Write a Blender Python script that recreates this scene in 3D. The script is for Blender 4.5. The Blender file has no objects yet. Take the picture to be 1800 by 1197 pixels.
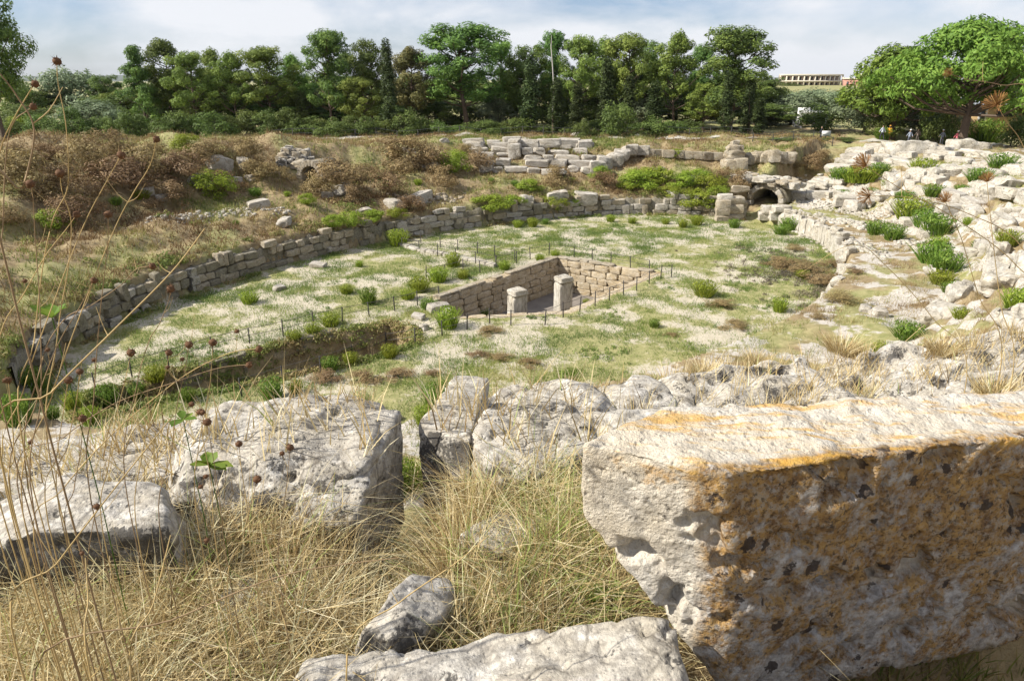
import bpy, bmesh, math, random
import numpy as np
from mathutils import Vector, Matrix

# ------------------------------------------------------------------ camera, sky, sun, exposure
scene = bpy.context.scene
R = math.radians
CAM_Z = 12.0
PITCH = math.atan((598.5 - 140) / 1216.0)
cam_data = bpy.data.cameras.new("camera")
cam = bpy.data.objects.new("camera", cam_data)
scene.collection.objects.link(cam)
cam.location = (0, 0, CAM_Z)
cam.rotation_euler = (math.pi / 2 - PITCH, 0, 0)
cam_data.sensor_width = 36
cam_data.lens = 36 * 1216 / 1800.0
cam_data.clip_start = 0.05
cam_data.clip_end = 20000
scene.camera = cam

SUN_EL, SUN_ROT = R(40), R(258.5)
world = bpy.data.worlds.new("World")
scene.world = world
world.use_nodes = True
wt = world.node_tree
sky = wt.nodes.new("ShaderNodeTexSky")
sky.sky_type = 'NISHITA'
sky.sun_disc = False
sky.sun_elevation = SUN_EL
sky.sun_rotation = SUN_ROT
sky.air_density = 1.0
sky.dust_density = 0.7
sky.ozone_density = 3.0
bg = wt.nodes["Background"]
bg.inputs[1].default_value = 0.08
# thin broken cloud: noise on the view direction, stretched flat towards the horizon
tc = wt.nodes.new("ShaderNodeTexCoord")
mp = wt.nodes.new("ShaderNodeMapping"); mp.inputs['Scale'].default_value = (1.0, 1.0, 2.8)
mp.inputs['Location'].default_value = (0.35, 0.1, 0.2)
wt.links.new(tc.outputs['Generated'], mp.inputs[0])
n1 = wt.nodes.new("ShaderNodeTexNoise"); n1.inputs['Scale'].default_value = 3.4; n1.inputs['Detail'].default_value = 8; n1.inputs['Roughness'].default_value = .55
n1.inputs['Distortion'].default_value = .3
wt.links.new(mp.outputs[0], n1.inputs['Vector'])
rp = wt.nodes.new("ShaderNodeValToRGB")
rp.color_ramp.elements[0].position = .40; rp.color_ramp.elements[0].color = (.10, .10, .10, 1)
rp.color_ramp.elements[1].position = .60; rp.color_ramp.elements[1].color = (.92, .92, .92, 1)
wt.links.new(n1.outputs[0], rp.inputs[0])
mixc = wt.nodes.new("ShaderNodeMixRGB")
mixc.inputs[2].default_value = (7.3, 7.4, 7.7, 1)
wt.links.new(rp.outputs[0], mixc.inputs[0])
tint = wt.nodes.new("ShaderNodeMixRGB"); tint.blend_type = 'MULTIPLY'; tint.inputs[0].default_value = 1.0; tint.inputs[2].default_value = (.74, .80, .98, 1)
wt.links.new(sky.outputs[0], tint.inputs[1])
wt.links.new(tint.outputs[0], mixc.inputs[1])
wt.links.new(mixc.outputs[0], bg.inputs[0])

sun_data = bpy.data.lights.new("sun", 'SUN')
sun_data.energy = 5.0
sun_data.angle = R(0.55)
sun_data.color = (1.0, .945, .85)
sun = bpy.data.objects.new("sun", sun_data)
scene.collection.objects.link(sun)
sd = Vector((math.sin(SUN_ROT) * math.cos(SUN_EL), math.cos(SUN_ROT) * math.cos(SUN_EL), math.sin(SUN_EL)))
sun.rotation_euler = sd.to_track_quat('Z', 'Y').to_euler()
sun.location = (-30, 0, 40)
vs = scene.view_settings
vs.view_transform = 'Standard'; vs.look = 'None'; vs.gamma = 1; vs.use_curve_mapping = False
vs.exposure = 0.68
scene.cycles.use_denoising = True
scene.cycles.max_bounces = 5
scene.cycles.diffuse_bounces = 3
scene.cycles.glossy_bounces = 1
scene.cycles.transmission_bounces = 2
scene.cycles.transparent_max_bounces = 4
scene.cycles.caustics_reflective = False
scene.cycles.caustics_refractive = False
scene.cycles.sample_clamp_indirect = 4

# ------------------------------------------------------------------ helpers
rng = np.random.RandomState(7)
random.seed(7)
COL = scene.collection

def sst(a, b, x):
    t = np.clip((x - a) / (b - a), 0, 1)
    return t * t * (3 - 2 * t)

_perm = {}
def pn(P, seed=0):
    """gradient noise on an (N,3) array, about -0.7..0.7"""
    if seed not in _perm:
        r = np.random.RandomState(seed + 100)
        g = r.normal(size=(256, 3)); g /= np.linalg.norm(g, axis=1)[:, None]
        _perm[seed] = (np.tile(r.permutation(256), 3), g)
    p, g = _perm[seed]
    P = np.asarray(P, float)
    I = np.floor(P).astype(np.int64); F = P - I; I &= 255
    W = F * F * F * (F * (F * 6 - 15) + 10)
    out = np.zeros(len(P))
    for dx in (0, 1):
        wx = W[:, 0] if dx else 1 - W[:, 0]
        for dy in (0, 1):
            wy = W[:, 1] if dy else 1 - W[:, 1]
            for dz in (0, 1):
                wz = W[:, 2] if dz else 1 - W[:, 2]
                h = p[p[p[(I[:, 0] + dx) & 255] + ((I[:, 1] + dy) & 255)] + ((I[:, 2] + dz) & 255)]
                out += wx * wy * wz * (g[h] * (F - np.array([dx, dy, dz]))).sum(1)
    return out

def fbm(P, octv=4, seed=0, gain=.5):
    P = np.asarray(P, float); s = np.zeros(len(P)); a = 1.0
    for i in range(octv):
        s += a * pn(P * 2 ** i + 13.7 * i, seed); a *= gain
    return s

def fbm2(x, y, f, octv=4, seed=0, gain=.5):
    x = np.atleast_1d(np.asarray(x, float)); y = np.atleast_1d(np.asarray(y, float))
    sh = x.shape
    P = np.stack([x.ravel() * f, y.ravel() * f, np.full(x.size, .37)], 1)
    return fbm(P, octv, seed, gain).reshape(sh)

def mesh_np(name, V, F, smooth=False, attrs=None, sharp=0):
    V = np.asarray(V, np.float32); F = [np.asarray(f, np.int32) for f in (F if isinstance(F, list) else [F])]
    me = bpy.data.meshes.new(name)
    me.vertices.add(len(V)); me.vertices.foreach_set("co", V.ravel())
    nl = sum(f.size for f in F); npoly = sum(len(f) for f in F)
    me.loops.add(nl); me.polygons.add(npoly)
    me.loops.foreach_set("vertex_index", np.concatenate([f.ravel() for f in F]))
    st = []; o = 0
    for f in F:
        k = f.shape[1]; st.append(o + np.arange(len(f)) * k); o += f.size
    me.polygons.foreach_set("loop_start", np.concatenate(st).astype(np.int32))
    if smooth: me.polygons.foreach_set("use_smooth", np.ones(npoly, bool))
    for k, a in (attrs or {}).items():
        a = np.asarray(a, np.float32)
        if a.ndim == 1:
            at_ = me.attributes.new(k, 'FLOAT', 'POINT'); at_.data.foreach_set("value", a)
        else:
            at_ = me.attributes.new(k, 'FLOAT_COLOR', 'POINT')
            at_.data.foreach_set("color", np.concatenate([a, np.ones((len(a), 1), np.float32)], 1).ravel())
    me.update(calc_edges=True); me.validate()
    if sharp: me.set_sharp_from_angle(angle=R(sharp))
    return me

def O(name, me, mat=None, parent=None, loc=(0, 0, 0), rot=(0, 0, 0), sc=(1, 1, 1)):
    o = bpy.data.objects.new(name, me); COL.objects.link(o)
    o.location = loc; o.rotation_euler = rot
    o.scale = sc if hasattr(sc, '__len__') else (sc, sc, sc)
    if mat is not None and me is not None and len(me.materials) == 0: me.materials.append(mat)
    if parent is not None: o.parent = parent
    return o

def E(name, loc=(0, 0, 0), rz=0, sc=1):
    return O(name, None, None, None, loc, (0, 0, rz), sc)

def tag(o, label=None, cat=None, group=None, kind=None):
    if label: o["label"] = label
    if cat: o["category"] = cat
    if group: o["group"] = group
    if kind or cat: o["kind"] = kind or "thing"
    return o

# ------------------------------------------------------------------ materials
def newmat(name, rough=.9):
    m = bpy.data.materials.new(name); m.use_nodes = True
    nt = m.node_tree; b = nt.nodes["Principled BSDF"]
    b.inputs['Roughness'].default_value = rough
    b.inputs['Specular IOR Level'].default_value = .25
    return m, nt, b

class G:
    """small node-graph helper"""
    def __init__(s, nt): s.nt = nt
    def node(s, t, **kw):
        n = s.nt.nodes.new(t)
        for k, v in kw.items(): setattr(n, k, v)
        return n
    def link(s, a, b): s.nt.links.new(a, b)
    def pos(s): return s.node("ShaderNodeTexCoord").outputs['Object']
    def geo(s): return s.node("ShaderNodeNewGeometry")
    def noise(s, vec, scale, detail=4, rough=.55, dist=0):
        n = s.node("ShaderNodeTexNoise"); n.inputs['Scale'].default_value = scale
        n.inputs['Detail'].default_value = detail; n.inputs['Roughness'].default_value = rough
        n.inputs['Distortion'].default_value = dist
        s.link(vec, n.inputs['Vector']); return n.outputs[0]
    def vor(s, vec, scale, feature='F1', out=0):
        n = s.node("ShaderNodeTexVoronoi"); n.feature = feature; n.inputs['Scale'].default_value = scale
        s.link(vec, n.inputs['Vector']); return n.outputs[out]
    def ramp(s, fac, stops):
        n = s.node("ShaderNodeValToRGB"); cr = n.color_ramp
        while len(cr.elements) < len(stops): cr.elements.new(.5)
        for e, (p, c) in zip(cr.elements, stops):
            e.position = p; e.color = (c, c, c, 1) if not hasattr(c, '__len__') else (*c[:3], 1)
        s.link(fac, n.inputs[0]); return n.outputs[0]
    def mix(s, fac, a, b, mode='MIX'):
        n = s.node("ShaderNodeMixRGB", blend_type=mode)
        for i, v in ((0, fac), (1, a), (2, b)):
            if hasattr(v, 'is_linked'): s.link(v, n.inputs[i])
            elif hasattr(v, '__len__'): n.inputs[i].default_value = (*v[:3], 1)
            else: n.inputs[i].default_value = v if i == 0 else (v, v, v, 1)
        return n.outputs[0]
    def math(s, op, a, b=0.0, clamp=False):
        n = s.node("ShaderNodeMath", operation=op, use_clamp=clamp)
        for i, v in ((0, a), (1, b)):
            if hasattr(v, 'is_linked'): s.link(v, n.inputs[i])
            else: n.inputs[i].default_value = v
        return n.outputs[0]
    def attr(s, name, out='Fac'):
        n = s.node("ShaderNodeAttribute"); n.attribute_name = name; return n.outputs[out]
    def scale(s, vec, sc):
        n = s.node("ShaderNodeMapping"); n.inputs['Scale'].default_value = sc; s.link(vec, n.inputs[0]); return n.outputs[0]
    def bump(s, h, b, strength=.5, dist=.02):
        n = s.node("ShaderNodeBump"); n.inputs['Strength'].default_value = strength; n.inputs['Distance'].default_value = dist
        s.link(h, n.inputs['Height']); s.link(n.outputs[0], b.inputs['Normal'])

def rock_mat(name, base, dark, sc=1.0, black=.5, orange=0.0, white=.3, bump=.6, warm=(.50, .40, .24), aspect=0.0, crack=.75):
    """weathered limestone; sc = features per metre"""
    m, nt, b = newmat(name, .95); g = G(nt); p = g.pos()
    oi = g.node("ShaderNodeObjectInfo").outputs['Random']
    off = g.node("ShaderNodeVectorMath", operation='ADD'); g.link(p, off.inputs[0])
    cmb = g.node("ShaderNodeCombineXYZ"); g.link(g.math('MULTIPLY', oi, 37.0), cmb.inputs[0]); g.link(g.math('MULTIPLY', oi, 91.0), cmb.inputs[1])
    g.link(cmb.outputs[0], off.inputs[1]); p = off.outputs[0]
    big = g.noise(p, 1.3 * sc, 5, .6)
    fine = g.noise(p, 9 * sc, 8, .7)
    c = g.mix(g.ramp(big, [(.3, 0), (.7, 1)]), base, warm)
    c = g.mix(g.ramp(g.noise(p, 3.1 * sc, 6, .65), [(.5, 0), (.62, white)]), c, (.72, .69, .63))
    c = g.mix(g.math('MULTIPLY', g.ramp(fine, [(.42, 1), (.56, 0)]), .55), c, dark)
    # black lichen blotches with ragged edges
    bl = g.mix(.35, g.noise(p, 4.5 * sc, 7, .68), g.noise(p, 21 * sc, 4, .6))
    thr = .66 - .14 * black
    ny = g.node("ShaderNodeSeparateXYZ"); g.link(g.geo().outputs['Normal'], ny.inputs[0])
    bl = g.math('ADD', bl, g.math('MULTIPLY', g.math('SUBTRACT', g.math('MULTIPLY', ny.outputs[1], -1.0), .35), aspect))
    c = g.mix(g.math('MULTIPLY', g.ramp(bl, [(thr, 0), (thr + .05, 1)]), .85), c, (.035, .033, .032))
    if crack > 0:
        wv = g.node("ShaderNodeVectorMath", operation='ADD'); g.link(p, wv.inputs[0])
        nz_ = g.node("ShaderNodeTexNoise"); nz_.inputs['Scale'].default_value = 2.5 * sc; g.link(p, nz_.inputs['Vector'])
        sv_ = g.node("ShaderNodeVectorMath", operation='SCALE'); g.link(nz_.outputs['Color'], sv_.inputs[0]); sv_.inputs['Scale'].default_value = .5 / sc; g.link(sv_.outputs[0], wv.inputs[1])
        ck = g.math('MULTIPLY', g.ramp(g.vor(wv.outputs[0], 1.6 * sc, 'DISTANCE_TO_EDGE'), [(.0, 1), (.05, 0)]), g.ramp(big, [(.42, 0), (.58, 1)]))
        c = g.mix(g.math('MULTIPLY', ck, crack), c, (.07, .058, .045))
    if orange > 0:
        of = g.mix(.4, g.noise(p, 2.2 * sc, 6, .66), g.noise(p, 11 * sc, 5, .6))
        t2 = .64 - .16 * orange
        c = g.mix(g.math('MULTIPLY', g.ramp(of, [(t2, 0), (t2 + .07, 1)]), .8), c, (.42, .21, .035))
    g.link(c, b.inputs['Base Color'])
    h = g.math('ADD', g.math('MULTIPLY', g.noise(p, 14 * sc, 8, .7), .6), g.math('MULTIPLY', g.ramp(g.vor(p, 17 * sc), [(0, 0), (.35, 1)]), .35))
    h = g.math('ADD', h, g.math('MULTIPLY', g.noise(p, 60 * sc, 3, .6), .25))
    g.bump(h, b, bump, .035 / sc)
    return m

def leaf_mat(name, stops, trans=.35, objvar=.25, rough=.6):
    """foliage: colour by a per-leaf random attribute, shifted per object; part of the light passes through"""
    m, nt, b = newmat(name, rough); g = G(nt)
    c = g.ramp(g.attr("rnd"), stops)
    oi = g.node("ShaderNodeObjectInfo").outputs['Random']
    hs = g.node("ShaderNodeHueSaturation"); g.link(c, hs.inputs['Color'])
    g.link(g.math('ADD', g.math('MULTIPLY', oi, objvar * .12), .5 - objvar * .06), hs.inputs['Hue'])
    g.link(g.math('ADD', g.math('MULTIPLY', oi, objvar), 1 - objvar * .5), hs.inputs['Value'])
    c = hs.outputs[0]
    g.link(c, b.inputs['Base Color'])
    tr = g.node("ShaderNodeBsdfTranslucent"); g.link(c, tr.inputs[0])
    mx = g.node("ShaderNodeMixShader"); mx.inputs[0].default_value = trans
    out = [n for n in nt.nodes if n.type == 'OUTPUT_MATERIAL'][0]
    g.link(b.outputs[0], mx.inputs[1]); g.link(tr.outputs[0], mx.inputs[2]); g.link(mx.outputs[0], out.inputs[0])
    return m

def plain_mat(name, col, rough=.8, noise=.25, sc=3.0, metal=0):
    m, nt, b = newmat(name, rough); g = G(nt); p = g.pos()
    c = g.mix(g.math('MULTIPLY', g.ramp(g.noise(p, sc, 5, .6), [(.35, 0), (.7, 1)]), noise), col, tuple(x * .45 for x in col))
    g.link(c, b.inputs['Base Color']); b.inputs['Metallic'].default_value = metal
    return m

# ------------------------------------------------------------------ the lie of the land
CX, CY, EA, EB = 1.64, 43.1, 27.8, 15.8            # the arena: an ellipse, long axis running from lower left to upper right
AX, AY = .700, .714
PIT = [(-4.2, 38.8), (3.3, 48.4), (9.3, 44.5), (2.9, 36.6), (-2.6, 35.7)]
TRENCH = [(-5.3, 33.4), (-6.4, 34.1), (-8.6, 32.9), (-11.0, 31.2), (-12.6, 29.4), (-14.8, 27.6), (-17.2, 25.2), (-16.2, 23.6), (-14.0, 25.3),
          (-11.4, 26.6), (-9.8, 27.7), (-8.3, 28.5), (-5.8, 30.2), (-4.8, 31.7)]

def uv(x, y):
    X = x - CX; Y = y - CY
    return AX * X + AY * Y, AY * X - AX * Y

def xy(u, v):
    return CX + AX * u + AY * v, CY + AY * u - AX * v

def ring(x, y):
    u, v = uv(x, y)
    rr = np.sqrt((u / EA) ** 2 + (v / EB) ** 2) + 1e-6
    g = np.sqrt((u / EA ** 2) ** 2 + (v / EB ** 2) ** 2) + 1e-9
    return u, v, (rr - 1) * rr / g, v / (EB * rr)

def poly_sd(x, y, poly):
    """signed distance to a polygon, negative inside"""
    x = np.asarray(x, float); y = np.asarray(y, float)
    best = np.full(x.shape, 1e9); inside = np.zeros(x.shape, bool)
    n = len(poly)
    for i in range(n):
        (x0, y0), (x1, y1) = poly[i], poly[(i + 1) % n]
        ex, ey = x1 - x0, y1 - y0
        t = np.clip(((x - x0) * ex + (y - y0) * ey) / (ex * ex + ey * ey), 0, 1)
        best = np.minimum(best, np.hypot(x - x0 - t * ex, y - y0 - t * ey))
        c = ((y0 > y) != (y1 > y)) & (x < (x1 - x0) * (y - y0) / (y1 - y0 + 1e-12) + x0)
        inside ^= c
    return np.where(inside, -best, best)

# (x, y, radius x, radius y, height) earth mounds and hollows on the banks
MOUNDS = [(-.50, 3.3, .17, .9, -1.3), (1.25, 1.55, .85, .40, -.95), (2.1, 1.7, .6, .5, -.7), (-21, 66, 4.5, 2.6, 1.5), (-28, 61, 5, 2.6, 1.1), (-35, 55, 5, 3, 1.2), (-15, 69, 4, 2.4, 1.1), (-8, 71, 4, 3, .7),
          (13, 77, 6, 3, .7), (-42, 52, 6, 4, 1.3), (-24, 74, 6, 4, .6)]

def hgt(x, y, fine=True):
    x = np.asarray(x, float); y = np.asarray(y, float)
    u, v, d, sv = ring(x, y)
    near = sst(-.03, .10, sv) * sst(-45, -34, u) + (1 - sst(-45, -34, u)) * sst(0, .3, sv)
    q = np.hypot(x, y)
    dn = d + .5 * fbm2(x, y, .35, 3, 3) * sst(1.5, 4, d)
    far = np.interp(dn, [.25, .5, 4.0, 6.5, 9.3, 10.5, 15, 18, 45, 90], [0, 1.75, 2.6, 3.1, 3.3, 3.9, 5.2, 5.5, 5.2, 5.0])
    far = far + 1.0 * sst(8, 16, dn) * sst(8, -12, u) * sst(70, 30, d)
    k = 1 - .47 * sst(12, 46, u)
    # rock-cut seats: a steep flight of ledges that eases off towards the top
    base = np.interp(dn, [6.2, 12, 15.5, 20.4, 27, 45], [1.9, 6.1, 8.5, 10.2, 10.8, 11.0])
    stp = .55
    fr = base / stp - np.floor(base / stp)
    led = (np.floor(base / stp) + sst(.55, .95, fr)) * stp
    led = base + (led - base) * .85 * sst(6, 7, dn) * sst(5.0, 9.0, q)
    nr = np.where(dn < 6.2, np.interp(dn, [.25, .5, 5.6, 6.2], [0, 1.25, 1.6, 1.9]), led) * k
    nr = nr * (1 - .45 * sst(24, 48, d))
    z = far * (1 - near) + nr * near
    # open passage through the bank at the end of the long axis
    for sgn in (1, -1):
        w = sst(2.3, 1.5, np.abs(v + .1)) * sst(EA - 1.5, EA, sgn * u) * sst(EA + 24, EA + 16, sgn * u)
        z = z * (1 - w) + w * np.minimum(z, .1 + .11 * np.maximum(sgn * u - EA, 0))
    # level country beyond the ruin
    out = sst(70, 130, q)
    z = z * (1 - out) + out * 5.0
    z = z + sst(230, 420, q) * sst(.15, .35, np.arctan2(x, y)) * sst(1.3, .8, np.arctan2(x, y)) * 3.6
    z = z - sst(300, 1500, q) * 6.0 * sst(.05, -.15, np.arctan2(x, y))
    # shelf by the camera, then the broken lip
    shelf = sst(4.2, 2.6, y + .25 * np.abs(x + .3)) * sst(9, 4, q)
    zs = 10.22 + .07 * x
    z = z * (1 - shelf) + zs * shelf
    for (mx, my, rx, ry, mh) in MOUNDS:
        e = ((x - mx) / rx) ** 2 + ((y - my) / ry) ** 2
        z = z + mh * np.exp(-e * 1.2)
    if fine:
        inside = sst(.3, -.3, d)
        bank = (1 - inside) * sst(160, 90, q)
        amp = (.85 * (1 - near) + .30 * near) * sst(.8, 3, d) * sst(4, 9, q)
        z = z + bank * amp * fbm2(x, y, .33, 4, 11)
        rocky = near * sst(5.5, 7, d) * sst(3.5, 7, q)
        z = z + rocky * .6 * np.abs(fbm2(x, y, .8, 5, 12)) - rocky * .14
        z = z + inside * .07 * fbm2(x, y, .6, 4, 13)
        z = z + sst(9, 5, q) * .10 * fbm2(x, y, 1.7, 4, 14)
    ps = poly_sd(x, y, PIT)
    z = z + (-2.4 - z) * sst(.5, .2, ps)
    ts = poly_sd(x, y, TRENCH) + .25 * fbm2(x, y, 1.0, 3, 17)
    z = z - 1.8 * sst(.2, -.35, ts)
    return z

def hz(x, y):
    return float(hgt(np.array([x]), np.array([y]))[0])

def ray(px, py):
    a = (px - 900) / 1216.0; b = (py - 598.5) / 1216.0
    s, c = math.sin(PITCH), math.cos(PITCH)
    return np.array([a, c - b * s, -s - b * c])

def at(px, py, t0=2.0, t1=400):
    """the spot on the ground that the photograph shows at this place"""
    d = ray(px, py)
    t = np.geomspace(t0, t1, 900)
    P = t[:, None] * d[None]
    P[:, 2] += CAM_Z
    g = P[:, 2] - hgt(P[:, 0], P[:, 1])
    i = np.argmax(g < 0)
    if g[i] >= 0: i = len(t) - 1
    w = 0 if i == 0 else g[i - 1] / (g[i - 1] - g[i] + 1e-9)
    p = P[i] if i == 0 else P[i - 1] * (1 - w) + P[i] * w
    return Vector(p)

def dep(px, py, t):
    """a point t metres deep along the line of sight"""
    d = ray(px, py) * t
    return Vector((d[0], d[1], d[2] + CAM_Z))

def put(px, py, dist):
    """a spot on the ground dist metres out along this bearing"""
    d = ray(px, py); k = dist / d[1]
    x, y = d[0] * k, dist
    return Vector((x, y, hz(x, y)))

# ------------------------------------------------------------------ ground sheet
def build_ground():
    th = np.concatenate([np.arange(-180, -48, 4.0), np.arange(-48, 48, .17), np.arange(48, 180.1, 4.0)])
    th = np.radians(th)
    r = list(np.geomspace(.35, 20, 170)) + list(np.arange(20.3, 78, .3)) + list(np.arange(78.6, 130, 1.2)) + list(np.geomspace(132, 9000, 46))
    r = np.array(r)
    T, Rr = np.meshgrid(th, r)
    X = Rr * np.sin(T); Y = Rr * np.cos(T)
    Z = hgt(X, Y)
    nr_, nc = X.shape
    V = np.stack([X, Y, Z], -1).reshape(-1, 3)
    idx = np.arange(nr_ * nc).reshape(nr_, nc)
    F = np.stack([idx[:-1, :-1], idx[:-1, 1:], idx[1:, 1:], idx[1:, :-1]], -1).reshape(-1, 4)
    F = F[:, ::-1]
    V = np.concatenate([V, [[0, 0, hz(0, 0)]]])
    c = len(V) - 1
    F2 = np.stack([idx[0, :-1], idx[0, 1:], np.full(nc - 1, c)], -1)[:, ::-1]
    x, y = V[:, 0], V[:, 1]
    u, v, d, sv = ring(x, y)
    q = np.hypot(x, y)
    near = sst(-.03, .10, sv)
    inside = sst(.4, -.2, d)
    n = fbm2(x, y, .22, 4, 21); n2 = fbm2(x, y, .6, 4, 22)
    rock = near * sst(5, 6.5, d) * sst(2.5, 6, q) * (.46 + 1.0 * n2) * sst(40, 28, d)
    terr = near * sst(0, .5, d) * sst(6.8, 5.5, d)
    rock = np.clip(rock + terr * (.4 + n2), 0, 1)
    dry = np.clip((1 - inside) * (.65 + 1.2 * n) * sst(150, 90, q), 0, 1)
    sand = np.clip(inside * (.49 + 1.2 * n2 + .9 * n), 0, 1)
    tr = sst(.7, .1, poly_sd(x, y, TRENCH)); sand = sand * (1 - tr); dry = np.maximum(dry, tr)
    tr = sst(.9, .3, poly_sd(x, y, PIT)); sand = sand * (1 - tr); dry = np.maximum(dry, tr)
    return mesh_np("ground", V, [F, F2], True, {"zone": np.stack([sand, rock, dry], 1)})

def ground_mat():
    m, nt, b = newmat("ground_earth", .97); g = G(nt); p = g.pos()
    z = g.node("ShaderNodeSeparateColor"); g.link(g.attr("zone", 'Color'), z.inputs[0])
    sand, rock, dry = z.outputs
    n_big = g.noise(p, .5, 6, .6); n_mid = g.noise(p, 2.3, 7, .65); n_f = g.noise(p, 11, 6, .7)
    grass = g.mix(g.ramp(n_mid, [(.35, 0), (.68, 1)]), (.20, .205, .075), (.36, .325, .16))
    earth = g.mix(g.ramp(n_mid, [(.3, 0), (.7, 1)]), (.17, .12, .065), (.36, .285, .16))
    c = g.mix(g.ramp(g.math('ADD', dry, g.math('MULTIPLY', g.math('SUBTRACT', n_big, .5), .9)), [(.3, 0), (.65, 1)]), grass, earth)
    pale = g.mix(g.ramp(n_f, [(.35, 0), (.65, 1)]), (.38, .33, .235), (.54, .49, .39))
    sf = g.math('ADD', g.math('ADD', sand, g.math('MULTIPLY', g.math('SUBTRACT', n_mid, .5), 1.3)), g.math('MULTIPLY', g.math('SUBTRACT', g.noise(p, 6.5, 6, .7), .5), 1.4))
    c = g.mix(g.ramp(sf, [(.34, 0), (.66, 1)]), c, pale)
    lime = g.mix(g.ramp(n_f, [(.35, 0), (.6, 1)]), (.32, .29, .245), (.54, .50, .44))
    lime = g.mix(g.ramp(g.noise(p, 5, 7, .7), [(.58, 0), (.66, .8)]), lime, (.09, .08, .065))
    rf = g.math('ADD', rock, g.math('MULTIPLY', g.math('SUBTRACT', n_mid, .5), 1.0))
    c = g.mix(g.ramp(rf, [(.40, 0), (.56, 1)]), c, lime)
    g.link(c, b.inputs['Base Color'])
    h = g.math('ADD', g.math('MULTIPLY', n_mid, .7), g.math('MULTIPLY', n_f, .4))
    g.bump(h, b, .8, .12)
    return m

ground = tag(O("ground", build_ground(), ground_mat()), kind="structure")
ground["label"] = "uneven ground of the sunken arena, its banks and the level land beyond"

# ------------------------------------------------------------------ stone shapes
def boxgrid(dims, step):
    """points and quads on the surface of a box, evenly spaced, edges shared"""
    dims = np.array(dims, float); n = np.maximum(1, np.round(dims / step).astype(int))
    Vs, Fs, o = [], [], 0
    for ax in range(3):
        a, b = (ax + 1) % 3, (ax + 2) % 3
        A, B = np.meshgrid(np.arange(n[a] + 1), np.arange(n[b] + 1), indexing='ij')
        for sgn in (0, 1):
            P = np.zeros(A.shape + (3,), int)
            P[..., a] = A; P[..., b] = B; P[..., ax] = n[ax] * sgn
            idx = o + np.arange(A.size).reshape(A.shape)
            f = np.stack([idx[:-1, :-1], idx[1:, :-1], idx[1:, 1:], idx[:-1, 1:]], -1).reshape(-1, 4)
            if not sgn: f = f[:, ::-1]
            Vs.append(P.reshape(-1, 3)); Fs.append(f); o += A.size
    P = np.concatenate(Vs); F = np.concatenate(Fs)
    key = (P[:, 0] * 4096 + P[:, 1]) * 4096 + P[:, 2]
    _, first, inv = np.unique(key, return_index=True, return_inverse=True)
    V = P[first] / n * dims - dims / 2
    return V, inv.ravel()[F]

def rock(name, dims, step, seed, planes=None, p=14, cuts=7, cut=(.74, .97), amp=.05, freq=2.0, pit=0.0, pitf=8.0, sharp=0, flat_top=0):
    """a stone: a rounded polyhedron (six faces of a box, or given planes, plus random chips) with a weathered surface"""
    r = np.random.RandomState(seed)
    dims = np.array(dims, float)
    V, F = boxgrid(dims, step)
    D = V / np.linalg.norm(V, axis=1)[:, None]
    pl = []
    if planes is None:
        for ax in range(3):
            for s_ in (1, -1):
                nn = np.zeros(3); nn[ax] = s_
                nn += r.normal(size=3) * .07; nn /= np.linalg.norm(nn)
                pl.append((nn, dims[ax] / 2))
    else: pl = [(np.array(n) / np.linalg.norm(n), h) for n, h in planes]
    for i in range(cuts):
        nn = r.normal(size=3); nn /= np.linalg.norm(nn)
        sup = np.abs(nn * dims / 2).sum()
        pl.append((nn, sup * r.uniform(*cut) * .86))
    S = np.zeros(len(D)); Nn = np.zeros_like(D)
    for nn, h in pl:
        w = np.maximum(0, D @ nn / h) ** p
        S += w; Nn += w[:, None] * nn[None]
    V = D / (S ** (1 / p))[:, None]
    Nn /= np.linalg.norm(Nn, axis=1)[:, None] + 1e-9
    off = r.uniform(0, 50, 3)
    k = 1.0
    oc = lambda f_: int(np.clip(math.log2(max(.38 / (step * f_), 1.01)) + 1, 2, 6))
    dsp = amp * fbm(V * freq + off, oc(freq), seed % 7, .58)
    if pit:
        t = fbm(V * pitf + off * 2, min(4, oc(pitf)), 5, .6)
        dsp -= pit * np.clip(t - .12, 0, 1) * 2 * (1 - .8 * np.clip(Nn[:, 2], 0, 1) * flat_top)
    V = V + Nn * dsp[:, None]
    return mesh_np(name, V, F, True, None, sharp)

M = {}
M['block'] = rock_mat("limestone_lichen", (.50, .45, .36), (.24, .20, .15), 2.2, .42, .55, .5, .75)
M['rock'] = rock_mat("grey_limestone", (.43, .405, .36), (.13, .115, .10), 2.6, .95, .10, .6, 1.0, warm=(.46, .41, .32), aspect=.19)
M['masonry'] = rock_mat("old_masonry", (.37, .335, .265), (.17, .14, .10), 1.1, .6, .10, .25, .6, warm=(.36, .29, .19))
M['dark_masonry'] = rock_mat("mossy_shaded_masonry", (.26, .235, .19), (.10, .09, .06), 1.1, .75, .03, .12, .7, warm=(.22, .19, .12))  # moss tone, with the left wall's shade put into the darker colour
M['white_stone'] = rock_mat("pale_limestone", (.48, .455, .40), (.22, .195, .155), .8, .48, .06, .45, .9, warm=(.45, .40, .31))
M['ruin'] = rock_mat("weathered_ruin_stone", (.42, .395, .355), (.19, .17, .14), .9, .5, .05, .4, .7, warm=(.40, .35, .27))
M['pit_stone'] = rock_mat("dressed_stone", (.46, .40, .30), (.24, .19, .13), 1.0, .22, .22, .3, .45, warm=(.42, .32, .18))

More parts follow.
